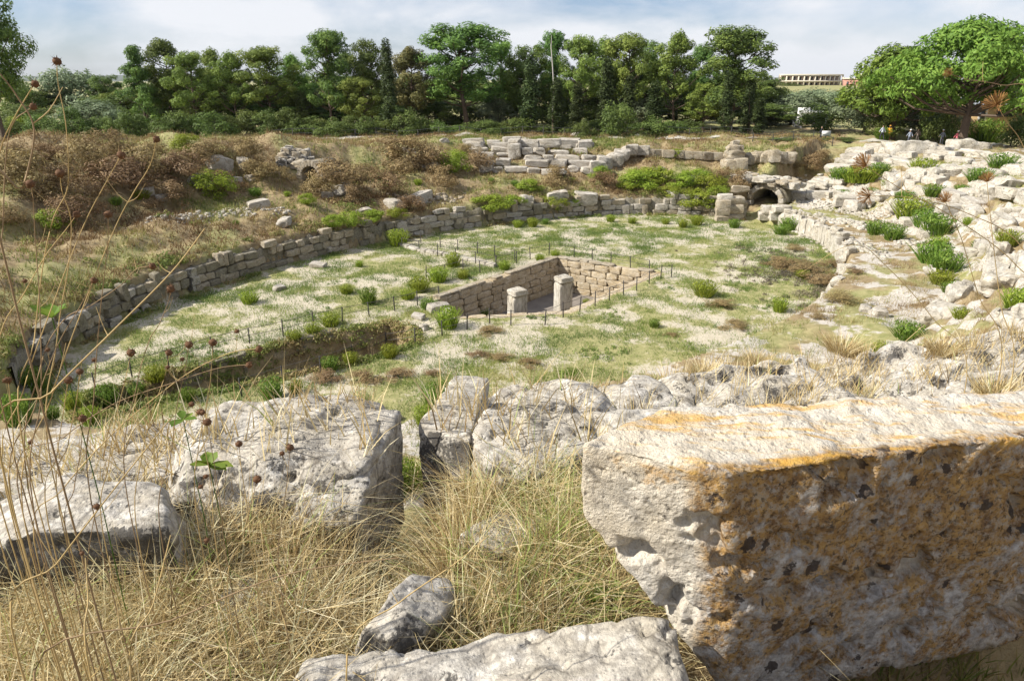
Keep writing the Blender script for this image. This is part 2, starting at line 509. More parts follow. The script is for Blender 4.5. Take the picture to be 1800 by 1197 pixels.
# the large fallen block: its own faces, measured from its top corners
BC = np.array([1.15, 1.90, 10.60])
def pln(n, pt):
    n = np.array(n, float); n /= np.linalg.norm(n)
    return (n, float(n @ (np.array(pt) - BC)))
big_planes = [pln((.03, -.05, 1), (.604, 1.636, 11.0)), pln((.233, -.97, -.03), (.604, 1.636, 11.0)), pln((-.33, -.93, -.10), (.222, 1.76, 10.98)),
              pln((-.62, .78, .06), (.30, 1.85, 11)), pln((-.14, .99, 0), (1.12, 2.09, 11)), pln((0, 0, -1), (0, 0, 10.08)),
              pln((-.46, .046, -.382), (.25, 1.74, 10.70)), pln((1, .1, 0), (2.5, 0, 0)), pln((.3, -.35, -.85), (1.9, 1.93, 10.13))]
def lichen_block_mat():
    m, nt, b = newmat("lichened_block", .95); g = G(nt); p = g.pos()
    big = g.noise(p, 2.6, 6, .6); fine = g.noise(p, 24, 8, .7)
    c = g.mix(g.ramp(big, [(.35, 0), (.65, 1)]), (.60, .565, .50), (.60, .52, .39))
    c = g.mix(g.math('MULTIPLY', g.ramp(fine, [(.38, 1), (.54, 0)]), .5), c, (.27, .23, .18))
    # ochre lichen: thick on the side turned away from the sun, in streaks along the bed on the top
    def face(i, a, b_):
        vd_ = g.node("ShaderNodeVectorMath", operation='DOT_PRODUCT'); g.link(p, vd_.inputs[0]); vd_.inputs[1].default_value = tuple(big_planes[i][0])
        return g.ramp(g.math('ADD', g.math('SUBTRACT', vd_.outputs['Value'], big_planes[i][1]), .5), [(.5 + a, 0), (.5 + b_, 1)])
    front = face(1, -.06, -.03)
    topf = face(0, -.035, -.018)
    on = g.mix(.38, g.noise(p, 4.2, 8, .7), g.noise(p, 26, 5, .65))
    pz0 = g.node("ShaderNodeSeparateXYZ"); g.link(p, pz0.inputs[0])
    on = g.math('ADD', on, g.math('MULTIPLY', pz0.outputs[2], .10))
    of = g.ramp(on, [(.42, 0), (.50, 1)])
    rust = g.mix(g.ramp(g.noise(p, 15, 6, .7), [(.36, 0), (.64, 1)]), (.17, .095, .045), (.47, .29, .10))
    rust = g.mix(g.ramp(g.noise(p, 42, 6, .7), [(.48, 0), (.60, .75)]), rust, (.36, .31, .24))
    rust = g.mix(g.ramp(g.noise(p, 70, 5, .7), [(.53, 0), (.60, .7)]), rust, (.05, .032, .02))
    c2 = g.mix(of, g.mix(g.ramp(fine, [(.35, 0), (.6, 1)]), (.20, .18, .16), (.50, .47, .43)), rust)
    c = g.mix(front, c, c2)
    st = g.noise(g.scale(p, (.8, 4.5, 4.5)), 3.6, 7, .7)
    yl = g.mix(g.ramp(g.noise(p, 30, 4, .6), [(.3, 0), (.7, 1)]), (.50, .25, .03), (.58, .38, .10))
    c = g.mix(g.math('MULTIPLY', g.ramp(st, [(.50, 0), (.60, .8)]), topf), c, yl)
    # ochre along the upper edge of the side faces
    pz = g.node("ShaderNodeSeparateXYZ"); g.link(g.geo().outputs['Position'], pz.inputs[0])
    ed = g.math('ADD', g.ramp(g.math('MULTIPLY', g.math('SUBTRACT', pz.outputs[2], 10.7), 3.2), [(.3, 0), (1, .22)]), g.noise(p, 6, 6, .7))
    c = g.mix(g.math('MULTIPLY', g.ramp(ed, [(.70, 0), (.80, .8)]), g.math('SUBTRACT', 1.0, topf)), c, (.44, .24, .05))
    # dark crusts
    wp = g.node("ShaderNodeVectorMath", operation='ADD'); g.link(p, wp.inputs[0])
    nn = g.node("ShaderNodeTexNoise"); nn.inputs['Scale'].default_value = 26; nn.inputs['Detail'].default_value = 6; nn.inputs['Roughness'].default_value = .7; g.link(p, nn.inputs['Vector'])
    sc_ = g.node("ShaderNodeVectorMath", operation='SCALE'); g.link(nn.outputs['Color'], sc_.inputs[0]); sc_.inputs['Scale'].default_value = .075
    g.link(sc_.outputs[0], wp.inputs[1])
    vd = g.vor(wp.outputs[0], 15)
    vc = g.node("ShaderNodeTexVoronoi"); vc.inputs['Scale'].default_value = 15; g.link(wp.outputs[0], vc.inputs['Vector'])
    sep = g.node("ShaderNodeSeparateColor"); g.link(vc.outputs['Color'], sep.inputs[0])
    pick = g.ramp(sep.outputs[0], [(.45, 0), (.46, 1)])
    rad = g.math('MULTIPLY', sep.outputs[1], .42)
    spot = g.math('MULTIPLY', g.math('LESS_THAN', vd, rad), pick)
    c = g.mix(g.math('MULTIPLY', g.math('MULTIPLY', spot, front), .88), c, (.04, .03, .026))
    bl = g.mix(.4, g.noise(p, 9, 7, .68), g.noise(p, 45, 4, .6))
    c = g.mix(g.math('MULTIPLY', g.ramp(bl, [(.585, 0), (.63, .75)]), g.math('SUBTRACT', 1.0, topf)), c, (.06, .05, .042))
    g.link(c, b.inputs['Base Color'])
    h = g.math('ADD', g.math('MULTIPLY', g.noise(p, 30, 8, .72), .6), g.math('MULTIPLY', g.ramp(g.vor(p, 38), [(0, 0), (.4, 1)]), .4))
    h = g.math('ADD', h, g.math('MULTIPLY', g.noise(p, 120, 3, .6), .3))
    g.bump(h, b, 1.0, .018)
    return m
bb = O("fallen_stone_block", rock("fallen_stone_block", (2.6, .62, .92), .0115, 3, big_planes, p=70, cuts=0, amp=.024, freq=4.0, pit=.075, pitf=6.5, flat_top=1), lichen_block_mat(), None, BC)
tag(bb, "huge pale squared block crusted with orange and black lichen, nearest the viewer", "stone block")

FR = [  # name, centre, dims, rz, tilt, seed, step, label
    ("boulder", (-1.14, 2.92, 10.14), (.98, .80, .62), .10, (.12, 0), 11, .018, "broad pitted grey boulder with a dark front, left of the gap"),
    ("stone_slab", (-.735, 2.80, 10.06), (.24, .80, .66), -.06, (.02, .03), 12, .018, "narrow upright slab with a smooth cut face beside the left boulder"),
    ("boulder", (-1.66, 2.24, 10.28), (.80, .38, .52), .15, (.05, -.02), 13, .018, "low grey boulder at the left edge behind dry stalks"),
    ("boulder", (-2.35, 3.35, 9.76), (1.3, .8, .55), .1, (.05, 0), 14, .024, "rough grey boulder behind weeds at the far left edge"),
    ("stone_slab", (-.30, 3.62, 9.86), (.22, 1.45, .74), -.06, (-.16, 0), 15, .02, "thin rough ledge of rock right of the grassy gap"),
    ("boulder", (.10, 3.12, 10.05), (.62, .66, .60), .35, (.1, .05), 16, .018, "pale crumbling boulder in dry grass left of the great block"),
    ("boulder", (.42, 4.35, 9.60), (.82, .7, .62), -.3, (.1, 0), 17, .024, "pale boulder behind the crumbling one, half covered by tussocks"),
    ("boulder", (.02, 4.35, 9.58), (.5, .6, .55), .5, (.1, .1), 31, .024, "small pale boulder at the top of the thin rock ledge"),
    ("boulder", (1.02, 5.25, 9.16), (.9, .8, .72), .2, (.05, .05), 18, .026, "pale boulder at the lip below the arena, beside a leafy weed"),
    ("boulder", (.72, 3.85, 9.76), (.7, .6, .52), .0, (.1, -.08), 32, .022, "grey boulder peeping over the great block's left end"),
    ("rock_outcrop", (2.25, 5.75, 8.68), (2.1, 1.5, 1.0), .25, (.1, -.05), 19, .034, "wide rugged outcrop with dark hollows just beyond the great block"),
    ("rock_outcrop", (1.55, 4.45, 9.36), (1.2, .7, .55), .15, (.08, 0), 33, .028, "low dark-stained outcrop right behind the great block's top edge"),
    ("rock_outcrop", (4.75, 7.35, 8.10), (3.0, 1.9, 1.35), .1, (.08, -.12), 20, .045, "long white outcrop sloping up at the right, above dry grass"),
    ("rock_outcrop", (3.3, 8.2, 7.6), (2.2, 1.6, 1.1), .3, (.05, -.1), 34, .045, "white outcrop in the middle right, under the end of the wall"),
    ("boulder", (.0, 1.43, 10.19), (1.28, .46, .50), .06, (-.05, -.05), 29, .014, "mottled grey boulder at the bottom edge, in front of the grass"),
    ("wedge_stone", (-.37, 1.86, 10.20), (.20, .38, .38), -.45, (-.35, .35), 26, .012, "small leaning wedge of stone standing in the dry grass"),
    ("loose_stone", (-.95, 2.05, 10.17), (.24, .2, .16), .3, (.1, .1), 23, .014, "pale fist-sized stone sunk in straw in the left foreground"),
    ("loose_stone", (-.03, 2.42, 10.16), (.36, .25, .2), .9, (.1, .1), 24, .014, "pale flat stone sunk in straw in front of the crumbling boulder"),
]
FR_OBJ = []
for nm, c, dm, rz, tl, sd_, stp, lab in FR:
    me = rock(nm, dm, stp, sd_, None, p=24 if nm != 'stone_slab' else 40, cuts=8 if nm != 'stone_slab' else 2, cut=(.78, 1.02), amp=(.085 if nm != 'rock_outcrop' else .2) * min(dm), freq=1.9 / min(dm), pit=(.07 if nm != 'rock_outcrop' else .11) * min(dm), pitf=7.0 / min(dm))
    FR_OBJ.append(tag(O(nm, me, M['rock'], None, c, (tl[0], tl[1], rz)), lab, nm.replace('_', ' ')))

# ------------------------------------------------------------------ masonry: courses of separate stones
BLK = [rock("stone_block", (1, 1, 1), .2, 40 + i, None, p=40, cuts=4, cut=(.9, 1.06), amp=.07, freq=1.6, sharp=32) for i in range(10)]
RND = [rock("stone", (1, 1, 1), .145, 60 + i, None, p=26, cuts=9, cut=(.74, 1.02), amp=.13, freq=2.0, pit=.06, pitf=3.5, sharp=30) for i in range(12)]
def matset(lst, mat):
    """the same shapes with another material"""
    out = []
    for m_ in lst:
        c = m_.copy(); c.materials.clear(); c.materials.append(mat); out.append(c)
    return out
BLK_FAR = matset(BLK, M['masonry']); BLK_DARK = matset(BLK, M['dark_masonry']); BLK_PIT = matset(BLK, M['pit_stone']); BLK_WHITE = matset(BLK, M['white_stone'])
RND_WHITE = matset(RND, M['white_stone']); BLK_RUIN = matset(BLK, M['ruin']); RND_RUIN = matset(RND, M['ruin']); RND_GREY = matset(RND, M['rock']); RND_EARTH = matset(RND, M['masonry'])

def courses(parent, path, heights, blen, thick, sets, z0=None, miss=0.0, top_miss=.3, name="stone_block", jit=.06, seed=1, limit=295, topvar=None, gaps=()):
    """lay courses of stones along a path [(x, y)], outward side to the left of travel"""
    r = random.Random(seed)
    pts = [Vector((x, y, 0)) for x, y in path]
    L = [0]
    for a, b in zip(pts, pts[1:]): L.append(L[-1] + (b - a).length)
    def P(s):
        s = min(max(s, 0), L[-1] - 1e-6)
        i = max(j for j in range(len(L) - 1) if L[j] <= s)
        t = (s - L[i]) / (L[i + 1] - L[i])
        return pts[i].lerp(pts[i + 1], t), (pts[i + 1] - pts[i]).normalized()
    base = parent.location; n = 0; zoff = 0
    for ci, hh in enumerate(heights):
        s = r.uniform(-.4, 0)
        while s < L[-1] - .15:
            w = r.uniform(*blen); tall = r.random() < .12 and ci < len(heights) - 1
            if tall: w *= .6
            mid = s + w / 2; s += w
            top = ci == len(heights) - 1
            if r.random() < (top_miss if top else miss) or any(a_ < mid / L[-1] < b_ for a_, b_ in gaps): continue
            if topvar is not None and ci >= topvar(mid / L[-1]): continue
            if n >= limit: return n
            p, tdir = P(mid)
            z = (z0(p) if callable(z0) else (z0 or 0)) + zoff + hh / 2 * (1.9 if tall else 1)
            pm = r.choice(sets)
            out = Vector((-tdir.y, tdir.x, 0))
            p = p + out * (thick / 2 + r.uniform(-jit, jit))
            rz = math.atan2(tdir.y, tdir.x) + r.uniform(-.10, .10)
            O(name, pm, None, parent, (p.x - base.x, p.y - base.y, z - base.z), (r.uniform(-.03, .03), r.uniform(-.03, .03), rz),
              (w * .985, thick * r.uniform(.85, 1.15) * (1.08 if tall else 1), hh * r.uniform(.86, 1.03) * (1.9 if tall else 1)))
            n += 1
        zoff += hh
    return n

def ell(phi, off=0):
    """point on the arena's edge at parameter phi, pushed off metres outward"""
    u, v = EA * math.cos(phi), EB * math.sin(phi)
    nx, ny = u / EA ** 2, v / EB ** 2; l = math.hypot(nx, ny)
    return xy(u + nx / l * off, v + ny / l * off)

def arc(a0, a1, off=0, n=60):
    return [ell(R(a0 + (a1 - a0) * i / (n - 1)), off) for i in range(n)]

# far podium wall (v < 0 side), seen from the arena side; stones of three lengths of wall
def far_wall(a0, a1, sets, hts, label, seed, blen, topvar=None, tm=.35, miss=.03, gaps=()):
    path = arc(a1, a0, .0)
    c = path[len(path) // 2]
    e = tag(E("podium_wall", (c[0], c[1], 0)), label, "stone wall", "lengths of the arena's podium wall")
    courses(e, path, hts, blen, .5, sets, z0=lambda p: hz(p.x, p.y) * 0 - .05, miss=miss, top_miss=tm, seed=seed, topvar=topvar, jit=.07, gaps=gaps)
    core = O("rubble_core", strip(path, .30, .55, -.3, sum(hts) - .5, c), M['dark_masonry'], e)
    return e

def strip(path, i0, i1, z0, z1, c, jag=.12):
    """a solid band along a path, from i0 to i1 metres outward of it, with a ragged top"""
    pts = [Vector((x, y, 0)) for x, y in path]; V = []
    for i, p in enumerate(pts):
        t = (pts[min(i + 1, len(pts) - 1)] - pts[max(i - 1, 0)]).normalized(); o = Vector((-t.y, t.x, 0))
        j = jag * math.sin(i * 2.7) + jag * math.sin(i * 1.13 + 2)
        for k, zz in ((i0, z0), (i0, z1 + j), (i1, z1 + j * .6), (i1, z0)):
            q_ = p + o * k; V.append((q_.x - c[0], q_.y - c[1], zz))
    F = []
    for i in range(len(pts) - 1):
        for k in range(4):
            a, b = i * 4 + k, i * 4 + (k + 1) % 4
            F.append((a, b, b + 4, a + 4))
    return mesh_np("band", np.array(V), np.array(F), False)

# travel direction so that the left side is outward: the path runs clockwise seen from above on the far side
H4 = [.48, .52, .50, .46]
far_wall(-4, -42, BLK_FAR + BLK_RUIN, H4, "right-hand length of far arena wall with a dark doorway, nearest the gate", 5, (.45, 1.4), tm=.7, miss=.12, gaps=((.36, .44),))
far_wall(-42, -88, BLK_FAR + BLK_RUIN + BLK_DARK + RND_RUIN[:5], H4, "middle length of far arena wall with patchy stones and weeds on top", 6, (.5, 1.6), tm=.8, miss=.15)
far_wall(-88, -126, BLK_FAR + BLK_DARK + RND_EARTH[:5], H4, "left-hand length of far arena wall with two dark recesses", 8, (.5, 1.2), tm=.85, miss=.17, gaps=((.74, .80), (.86, .91)))
far_wall(-126, -172, BLK_DARK + RND_GREY[:4] + RND_EARTH[:4], H4, "shaded tumbledown length of arena wall at the far left", 9, (.5, 1.1), tm=.92, miss=.25)

# right podium wall: upright slabs, then odd stones
def upright_wall():
    path = arc(40, 8, 0, 40)
    path = [p for p in arc(52, 13, .0, 60)][::-1]
    c = path[len(path) // 2]
    e = tag(E("podium_wall", (c[0], c[1], 0)), "sunlit low wall of upright pale slabs curving along the arena's right side", "stone wall", "lengths of the arena's podium wall")
    r = random.Random(4); base = e.location
    pts = [Vector((x, y, 0)) for x, y in path]; s = 0; L = sum((b - a).length for a, b in zip(pts, pts[1:]))
    acc = 0; i = 0; target = 0
    cum = [0]
    for a, b in zip(pts, pts[1:]): cum.append(cum[-1] + (b - a).length)
    while s < L - .3:
        w = r.uniform(.7, 1.25); mid = s + w / 2; s += w * .985
        i = max(j for j in range(len(cum) - 1) if cum[j] <= min(mid, cum[-1] - 1e-6)); t = (mid - cum[i]) / (cum[i + 1] - cum[i])
        p = pts[i].lerp(pts[i + 1], t); td = (pts[i + 1] - pts[i]).normalized(); o = Vector((-td.y, td.x, 0))
        frac = mid / L
        h = r.uniform(1.3, 1.5) * (1 if frac < .8 else r.uniform(.6, .85))
        p = p + o * .22
        O("upright_slab", r.choice(BLK_WHITE), None, e, (p.x - base.x, p.y - base.y, h / 2 - .08), (r.uniform(-.03, .03), r.uniform(-.03, .03), math.atan2(td.y, td.x)), (w, .5, h))
        if r.random() < .5:
            O("coping_stone", r.choice(RND_WHITE), None, e, (p.x + o.x * .25 - base.x, p.y + o.y * .25 - base.y, h + r.uniform(0, .1)), (0, 0, r.uniform(0, 3)), (r.uniform(.4, .9), r.uniform(.35, .6), r.uniform(.3, .45)))
upright_wall()

def stone_row(phis, off, label, seed):
    r = random.Random(seed); k = 0; nth = ["nearest", "second", "third", "fourth", "fifth", "sixth", "seventh", "eighth", "ninth", "tenth"][::-1]
    for ph in phis:
        x, y = ell(R(ph), off + r.uniform(-.15, .15)); k += 1
        s_ = r.uniform(.55, .9)
        tag(O("podium_stone", r.choice(RND_WHITE), None, None, (x, y, hz(x, y) + .25), (0, 0, r.uniform(0, 3)), (s_ * 1.2, s_, s_)), (label % nth[k - 1]), "stone", "stones at the end of the right wall")
stone_row(np.arange(55, 78, 2.4), .3, "%s white stone from the near end of the row ending the right wall", 2)

# ------------------------------------------------------------------ the sunken chamber in the arena
pc = (3.0, 41.5)
pit_e = tag(E("sunken_chamber", (pc[0], pc[1], -2.4)), "rectangular sunken chamber lined with squared stones in the arena's middle", "stone pit")
def side(a, b, nm, seed, tm=.12):
    p = E(nm, (0, 0, 0)); p.parent = pit_e
    n = int(math.dist(a, b) / .8) + 2
    path = [(a[0] + (b[0] - a[0]) * i / (n - 1), a[1] + (b[1] - a[1]) * i / (n - 1)) for i in range(n)]
    class PP: location = Vector((pc[0], pc[1], -2.4))
    r = random.Random(seed)
    L = math.dist(a, b); tx, ty = (b[0] - a[0]) / L, (b[1] - a[1]) / L; ox, oy = -ty, tx
    zz = 0
    for ci, hh in enumerate([.48, .46, .5, .46, .5, .14]):
        s = -r.uniform(0, .5)
        while s < L:
            w = r.uniform(.7, 1.5) if ci < 5 else r.uniform(.6, 1.1)
            m_ = s + w / 2; s += w
            if m_ > L + .4 or (ci == 5 and (tm > .25 or r.random() < tm)): continue
            th = .7 if ci < 5 else .5
            x = a[0] + tx * m_ + ox * (th / 2 + r.uniform(-.025, .025)); y = a[1] + ty * m_ + oy * (th / 2)
            O("stone_block" if ci < 5 else "coping_stone", r.choice(BLK_PIT if ci < 5 else BLK_FAR), None, p, (x - pc[0], y - pc[1], zz + hh / 2),
              (0, r.uniform(-.012, .012), math.atan2(ty, tx)), (w * .99, th, hh * .985))
        zz += hh
# walls run so that their left is away from the chamber
for nm, (a, b), sd_, tm in (("left_wall", (PIT[0], PIT[1]), 3, .2), ("back_wall", (PIT[1], PIT[2]), 4, .1), ("right_wall", (PIT[2], PIT[3]), 5, .3), ("near_wall", (PIT[3], PIT[4]), 6, .8)):
    side(a, b, nm, sd_, tm)
fl = [(x - pc[0], y - pc[1], .03) for x, y in PIT]
O("chamber_floor", mesh_np("floor", np.array(fl), np.array([[4, 3, 2, 1, 0]]), False), plain_mat("chamber_dirt", (.24, .21, .18), .95, .5, 1.2), pit_e)
# two piers standing in it
PIER = rock("pier_shaft", (1, 1, 1), .09, 77, None, p=24, cuts=2, cut=(.98, 1.08), amp=.05, freq=1.6)
PIER.materials.append(M['white_stone'])
PCAP = rock("pier_cap", (1, 1, 1), .12, 78, None, p=12, cuts=3, cut=(.92, 1.05), amp=.07, freq=1.5); PCAP.materials.append(M['white_stone'])
for (px, py, Y, w, ztop, rz, lab) in ((909, 548, 37.6, .86, .92, .62, "left of two square stone piers rising from the sunken chamber"),
                                      (989, 540, 39.6, .84, 1.12, .55, "right and taller of two square stone piers rising from the chamber")):
    d_ = ray(px, py); x = d_[0] / d_[1] * Y
    e = tag(E("stone_pier", (x, Y, -2.4), rz), lab, "stone pier", "piers in the sunken chamber")
    O("shaft", PIER, None, e, (0, 0, (ztop - .28 + 2.4) / 2), (0, 0, 0), (w, w * .9, ztop - .28 + 2.4))
    O("cap_stone", PCAP, None, e, (0, 0, 2.4 + ztop - .15), (0, 0, .05), (w * 1.08, w, .32))

# ------------------------------------------------------------------ iron post fences with two wires
IRON = plain_mat("dark_iron", (.045, .04, .036), .6, .4, 20)
def cyl(r0, r1, h, n=6):
    a = np.arange(n) * 2 * np.pi / n
    V = np.concatenate([np.stack([np.cos(a) * r0, np.sin(a) * r0, 0 * a], 1), np.stack([np.cos(a) * r1, np.sin(a) * r1, 0 * a + h], 1)])
    i = np.arange(n); j = (i + 1) % n
    return mesh_np("rod", V, [np.stack([i, j, j + n, i + n], 1), (np.arange(n) + n)[None]], False)
POST = cyl(.034, .03, .88); POST.materials.append(IRON)
def tube(pts, rad, n=5):
    """a tapered tube along points; rad is one radius or one for each point"""
    P = np.array([tuple(p) for p in pts], float); m = len(P)
    rad = np.full(m, rad) if np.isscalar(rad) else np.asarray(rad)
    T = np.gradient(P, axis=0); T /= np.linalg.norm(T, axis=1)[:, None] + 1e-9
    ref = np.where(np.abs(T[:, 2:3]) > .9, np.array([[1., 0, 0]]), np.array([[0, 0, 1.]]))
    A = np.cross(T, ref); A /= np.linalg.norm(A, axis=1)[:, None] + 1e-9; B = np.cross(T, A)
    a = np.arange(n) * 2 * np.pi / n
    V = (P[:, None] + rad[:, None, None] * (np.cos(a)[None, :, None] * A[:, None] + np.sin(a)[None, :, None] * B[:, None])).reshape(-1, 3)
    i = np.arange(n); j = (i + 1) % n
    F = np.concatenate([np.stack([i, j, j + n, i + n], 1) + k * n for k in range(m - 1)])
    return V, F
WIRE = plain_mat("fence_wire", (.10, .09, .08), .5, .2, 20)
def fence(label, pix, wires=(.45, .80), wr=.013):
    P = [at(x, y, 12) for x, y in pix]
    e = tag(E("wire_fence", P[0]), label, "fence", "post and wire fences in the arena")
    tops = []
    for p in P:
        l = p - P[0]
        O("post", POST, None, e, (l.x, l.y, l.z - .02), (random.uniform(-.05, .05), random.uniform(-.05, .05), 0), (1, 1, random.uniform(.92, 1.08)))
    for w in wires:
        q_ = []
        for a, b in zip(P, P[1:]):
            for k in range(4):
                t = k / 4; s_ = a.lerp(b, t) - P[0]; q_.append((s_.x, s_.y, s_.z + w - .12 * t * (1 - t)))
        l = P[-1] - P[0]; q_.append((l.x, l.y, l.z + w))
        V, F = tube(q_, wr, 4); O("wire", mesh_np("wire", V, F), WIRE, e)
fence("long wire fence along the far side of the open trench", [(170, 690), (232, 662), (297, 645), (375, 620), (439, 604), (498, 592), (552, 577), (602, 566), (649, 557), (694, 547), (734, 537), (772, 526)])
fence("wire fence along the near side of the trench and round the chamber", [(425, 697), (498, 675), (564, 656), (620, 634), (680, 612), (730, 606), (777, 590), (821, 580), (861, 569), (898, 572), (958, 571), (990, 558), (1019, 548), (1046, 538), (1071, 529), (1096, 519), (1119, 511), (1141, 499), (1161, 490), (1180, 487)])
fence("wire fence behind the chamber's back corner", [(749, 492), (783, 487), (814, 478), (844, 480), (872, 472), (908, 463), (932, 456), (965, 448), (1009, 452), (1041, 458), (1074, 465), (1108, 471), (1141, 478)])
fence("small wire fence around the sunlit kerb left of the chamber", [(707, 436), (737, 443), (769, 451), (801, 456), (836, 463), (872, 470), (905, 460), (870, 452), (839, 446), (805, 440), (774, 435), (740, 428)])
# low kerb of slabs inside that fence
kp = [at(x, y, 12) for x, y in [(690, 428), (735, 442), (780, 449), (825, 459), (872, 470)]]
ke = tag(E("stone_kerb", kp[0]), "low line of flat kerb slabs left of the sunken chamber", "kerb")
for a, b in zip(kp, kp[1:]):
    for k in range(3):
        p = a.lerp(b, (k + .5) / 3) - kp[0]; w = (b - a).length / 3
        O("kerb_slab", random.choice(BLK_WHITE), None, ke, (p.x, p.y, p.z + .08), (0, 0, math.atan2(b.y - a.y, b.x - a.x)), (w * .97, .45, .32))

# remnants of a stone lining along the trench's far side
tp_ = [(-14.6, 27.8), (-12.4, 29.8), (-10.9, 31.4), (-8.5, 33.1), (-6.5, 34.2)]
te = tag(E("trench_wall", (-10.9, 31.4, -1.75)), "broken dark stone lining along the far side of the trench", "stone wall")
courses(te, tp_, [.5, .5, .5, .4], (.5, 1.1), .5, BLK_DARK + BLK_FAR[:3], z0=-1.75, miss=.4, top_miss=.7, seed=14, jit=.12)

# ------------------------------------------------------------------ foliage shapes
def unit(A): return A / (np.linalg.norm(A, axis=-1, keepdims=True) + 1e-9)

def leafq(C, Nrm, L, W, r, axis=None):
    """one small quad for each centre, lying across its normal"""
    n = len(C); Nrm = unit(Nrm)
    a = r.normal(size=(n, 3)) if axis is None else axis
    a = unit(a - (a * Nrm).sum(1)[:, None] * Nrm); b = np.cross(Nrm, a)
    L = (np.zeros(n) + L)[:, None] / 2; W = (np.zeros(n) + W)[:, None] / 2
    V = np.stack([C - a * L, C + b * W - a * L * .1, C + a * L, C - b * W - a * L * .1], 1).reshape(-1, 3)
    return V, np.arange(4 * n).reshape(n, 4), np.repeat(r.uniform(0, 1, n), 4)

def blades(B, h, w, az, lean, curl, segs, r, face=None, tint=None):
    """grass blades: tapered strips that lean and droop"""
    n = len(B); t = np.linspace(0, 1, segs + 1)[None, :, None]
    h = (np.zeros(n) + h)[:, None, None]; lean = (np.zeros(n) + lean)[:, None, None]; curl = (np.zeros(n) + curl)[:, None, None]
    D = np.stack([np.cos(az), np.sin(az), 0 * az], 1)[:, None]
    up = np.array([0, 0, 1.0])[None, None]
    P = B[:, None] + D * h * (lean * t + curl * t * t) + up * h * (t - .55 * curl * t ** 2.4)
    f = r.uniform(0, np.pi, n) if face is None else face
    S = np.stack([np.cos(f), np.sin(f), 0 * f], 1)[:, None]
    wd = (np.zeros(n) + w)[:, None, None] * .5 * (1 - t[:, :-1] ** 1.6)
    Lf = P[:, :-1] - S * wd; Rt = P[:, :-1] + S * wd
    k = segs
    V = np.concatenate([Lf, Rt, P[:, -1:]], 1)
    m = 2 * k + 1; o = np.arange(n)[:, None] * m
    Q = [np.stack([i + 0 * o, k + i + 0 * o, k + i + 1 + 0 * o, i + 1 + 0 * o], -1).reshape(n, 4) + o for i in range(k - 1)]
    T = np.concatenate([k - 1 + 0 * o, 2 * k - 1 + 0 * o, 2 * k + 0 * o], 1) + o
    rn = np.repeat(r.uniform(0, 1, n) if tint is None else tint, m)
    F = ([np.concatenate(Q)] if Q else []) + [T]
    return V.reshape(-1, 3), F, rn

def join(parts):
    """merge (V, [F...], rnd) tuples"""
    Vs, Fq, Ft, rs, o = [], [], [], [], 0
    for V, F, rn in parts:
        for f in (F if isinstance(F, list) else [F]):
            (Fq if f.shape[1] == 4 else Ft).append(f + o)
        Vs.append(V); rs.append(rn); o += len(V)
    F = ([np.concatenate(Fq)] if Fq else []) + ([np.concatenate(Ft)] if Ft else [])
    return np.concatenate(Vs), F, np.concatenate(rs)

LM = {}
LM['pine'] = leaf_mat("pine_needles", [(0, (.050, .090, .024)), (.5, (.120, .190, .040)), (1, (.230, .310, .060))], .3, .45)
LM['pine_light'] = leaf_mat("pale_pine_needles", [(0, (.090, .145, .032)), (.5, (.190, .275, .052)), (1, (.310, .390, .080))], .32, .4)
LM['pine_brown'] = leaf_mat("rusty_pine_needles", [(0, (.070, .075, .026)), (.5, (.140, .135, .045)), (1, (.250, .200, .075))], .25, .3)
LM['cypress'] = leaf_mat("cypress_leaf", [(0, (.034, .050, .018)), (.6, (.062, .088, .028)), (1, (.120, .150, .042))], .18, .3)
LM['olive'] = leaf_mat("olive_leaf", [(0, (0.096, 0.131, 0.070)), (.5, (0.184, 0.228, 0.123)), (1, (0.298, 0.333, 0.193))], .25, .3)
LM['umbrella'] = leaf_mat("stone_pine_needles", [(0, (.080, .145, .024)), (.5, (.155, .255, .038)), (1, (.250, .350, .060))], .32, .2)
LM['shrub'] = leaf_mat("shrub_leaf", [(0, (.065, .100, .026)), (.5, (.120, .170, .040)), (1, (.190, .250, .060))], .35, .35)
LM['bright'] = leaf_mat("fresh_shrub_leaf", [(0, (.130, .180, .020)), (.5, (.240, .305, .030)), (1, (.360, .410, .060))], .4, .3)
LM['brown'] = leaf_mat("withered_scrub", [(0, (.15, .100, .050)), (.5, (.27, .190, .090)), (1, (.41, .310, .145))], .25, .3)
LM['straw'] = leaf_mat("dry_straw", [(0, (.22, .145, .060)), (.3, (.44, .325, .145)), (.65, (.62, .50, .26)), (.93, (.78, .70, .48)), (1, (.30, .37, .10))], .25, .0, .5)
LM['meadow'] = leaf_mat("arena_grass", [(0, (.105, .175, .040)), (.45, (.190, .265, .062)), (.75, (.300, .345, .090)), (1, (.420, .380, .160))], .38, .0)
LM['bank'] = leaf_mat("bank_grass", [(0, (.17, .105, .052)), (.3, (.28, .195, .090)), (.55, (.36, .290, .135)), (.75, (.26, .270, .075)), (1, (.15, .200, .045))], .3, .0)
LM['weed'] = leaf_mat("green_weed", [(0, (.075, .140, .020)), (.6, (.150, .245, .030)), (1, (.250, .330, .060))], .4, .2)
LM['stalk'] = plain_mat("dry_stalk", (.47, .34, .15), .6, .5, 14)
LM['head'] = plain_mat("dry_seed_head", (.13, .065, .03), .8, .5, 60)
BARK = plain_mat("pine_bark", (.13, .095, .07), .95, .6, 4)
GREYBARK = plain_mat("grey_bark", (.16, .14, .115), .95, .6, 5)
DEADWOOD = plain_mat("bleached_wood", (.50, .47, .42), .8, .3, 4)

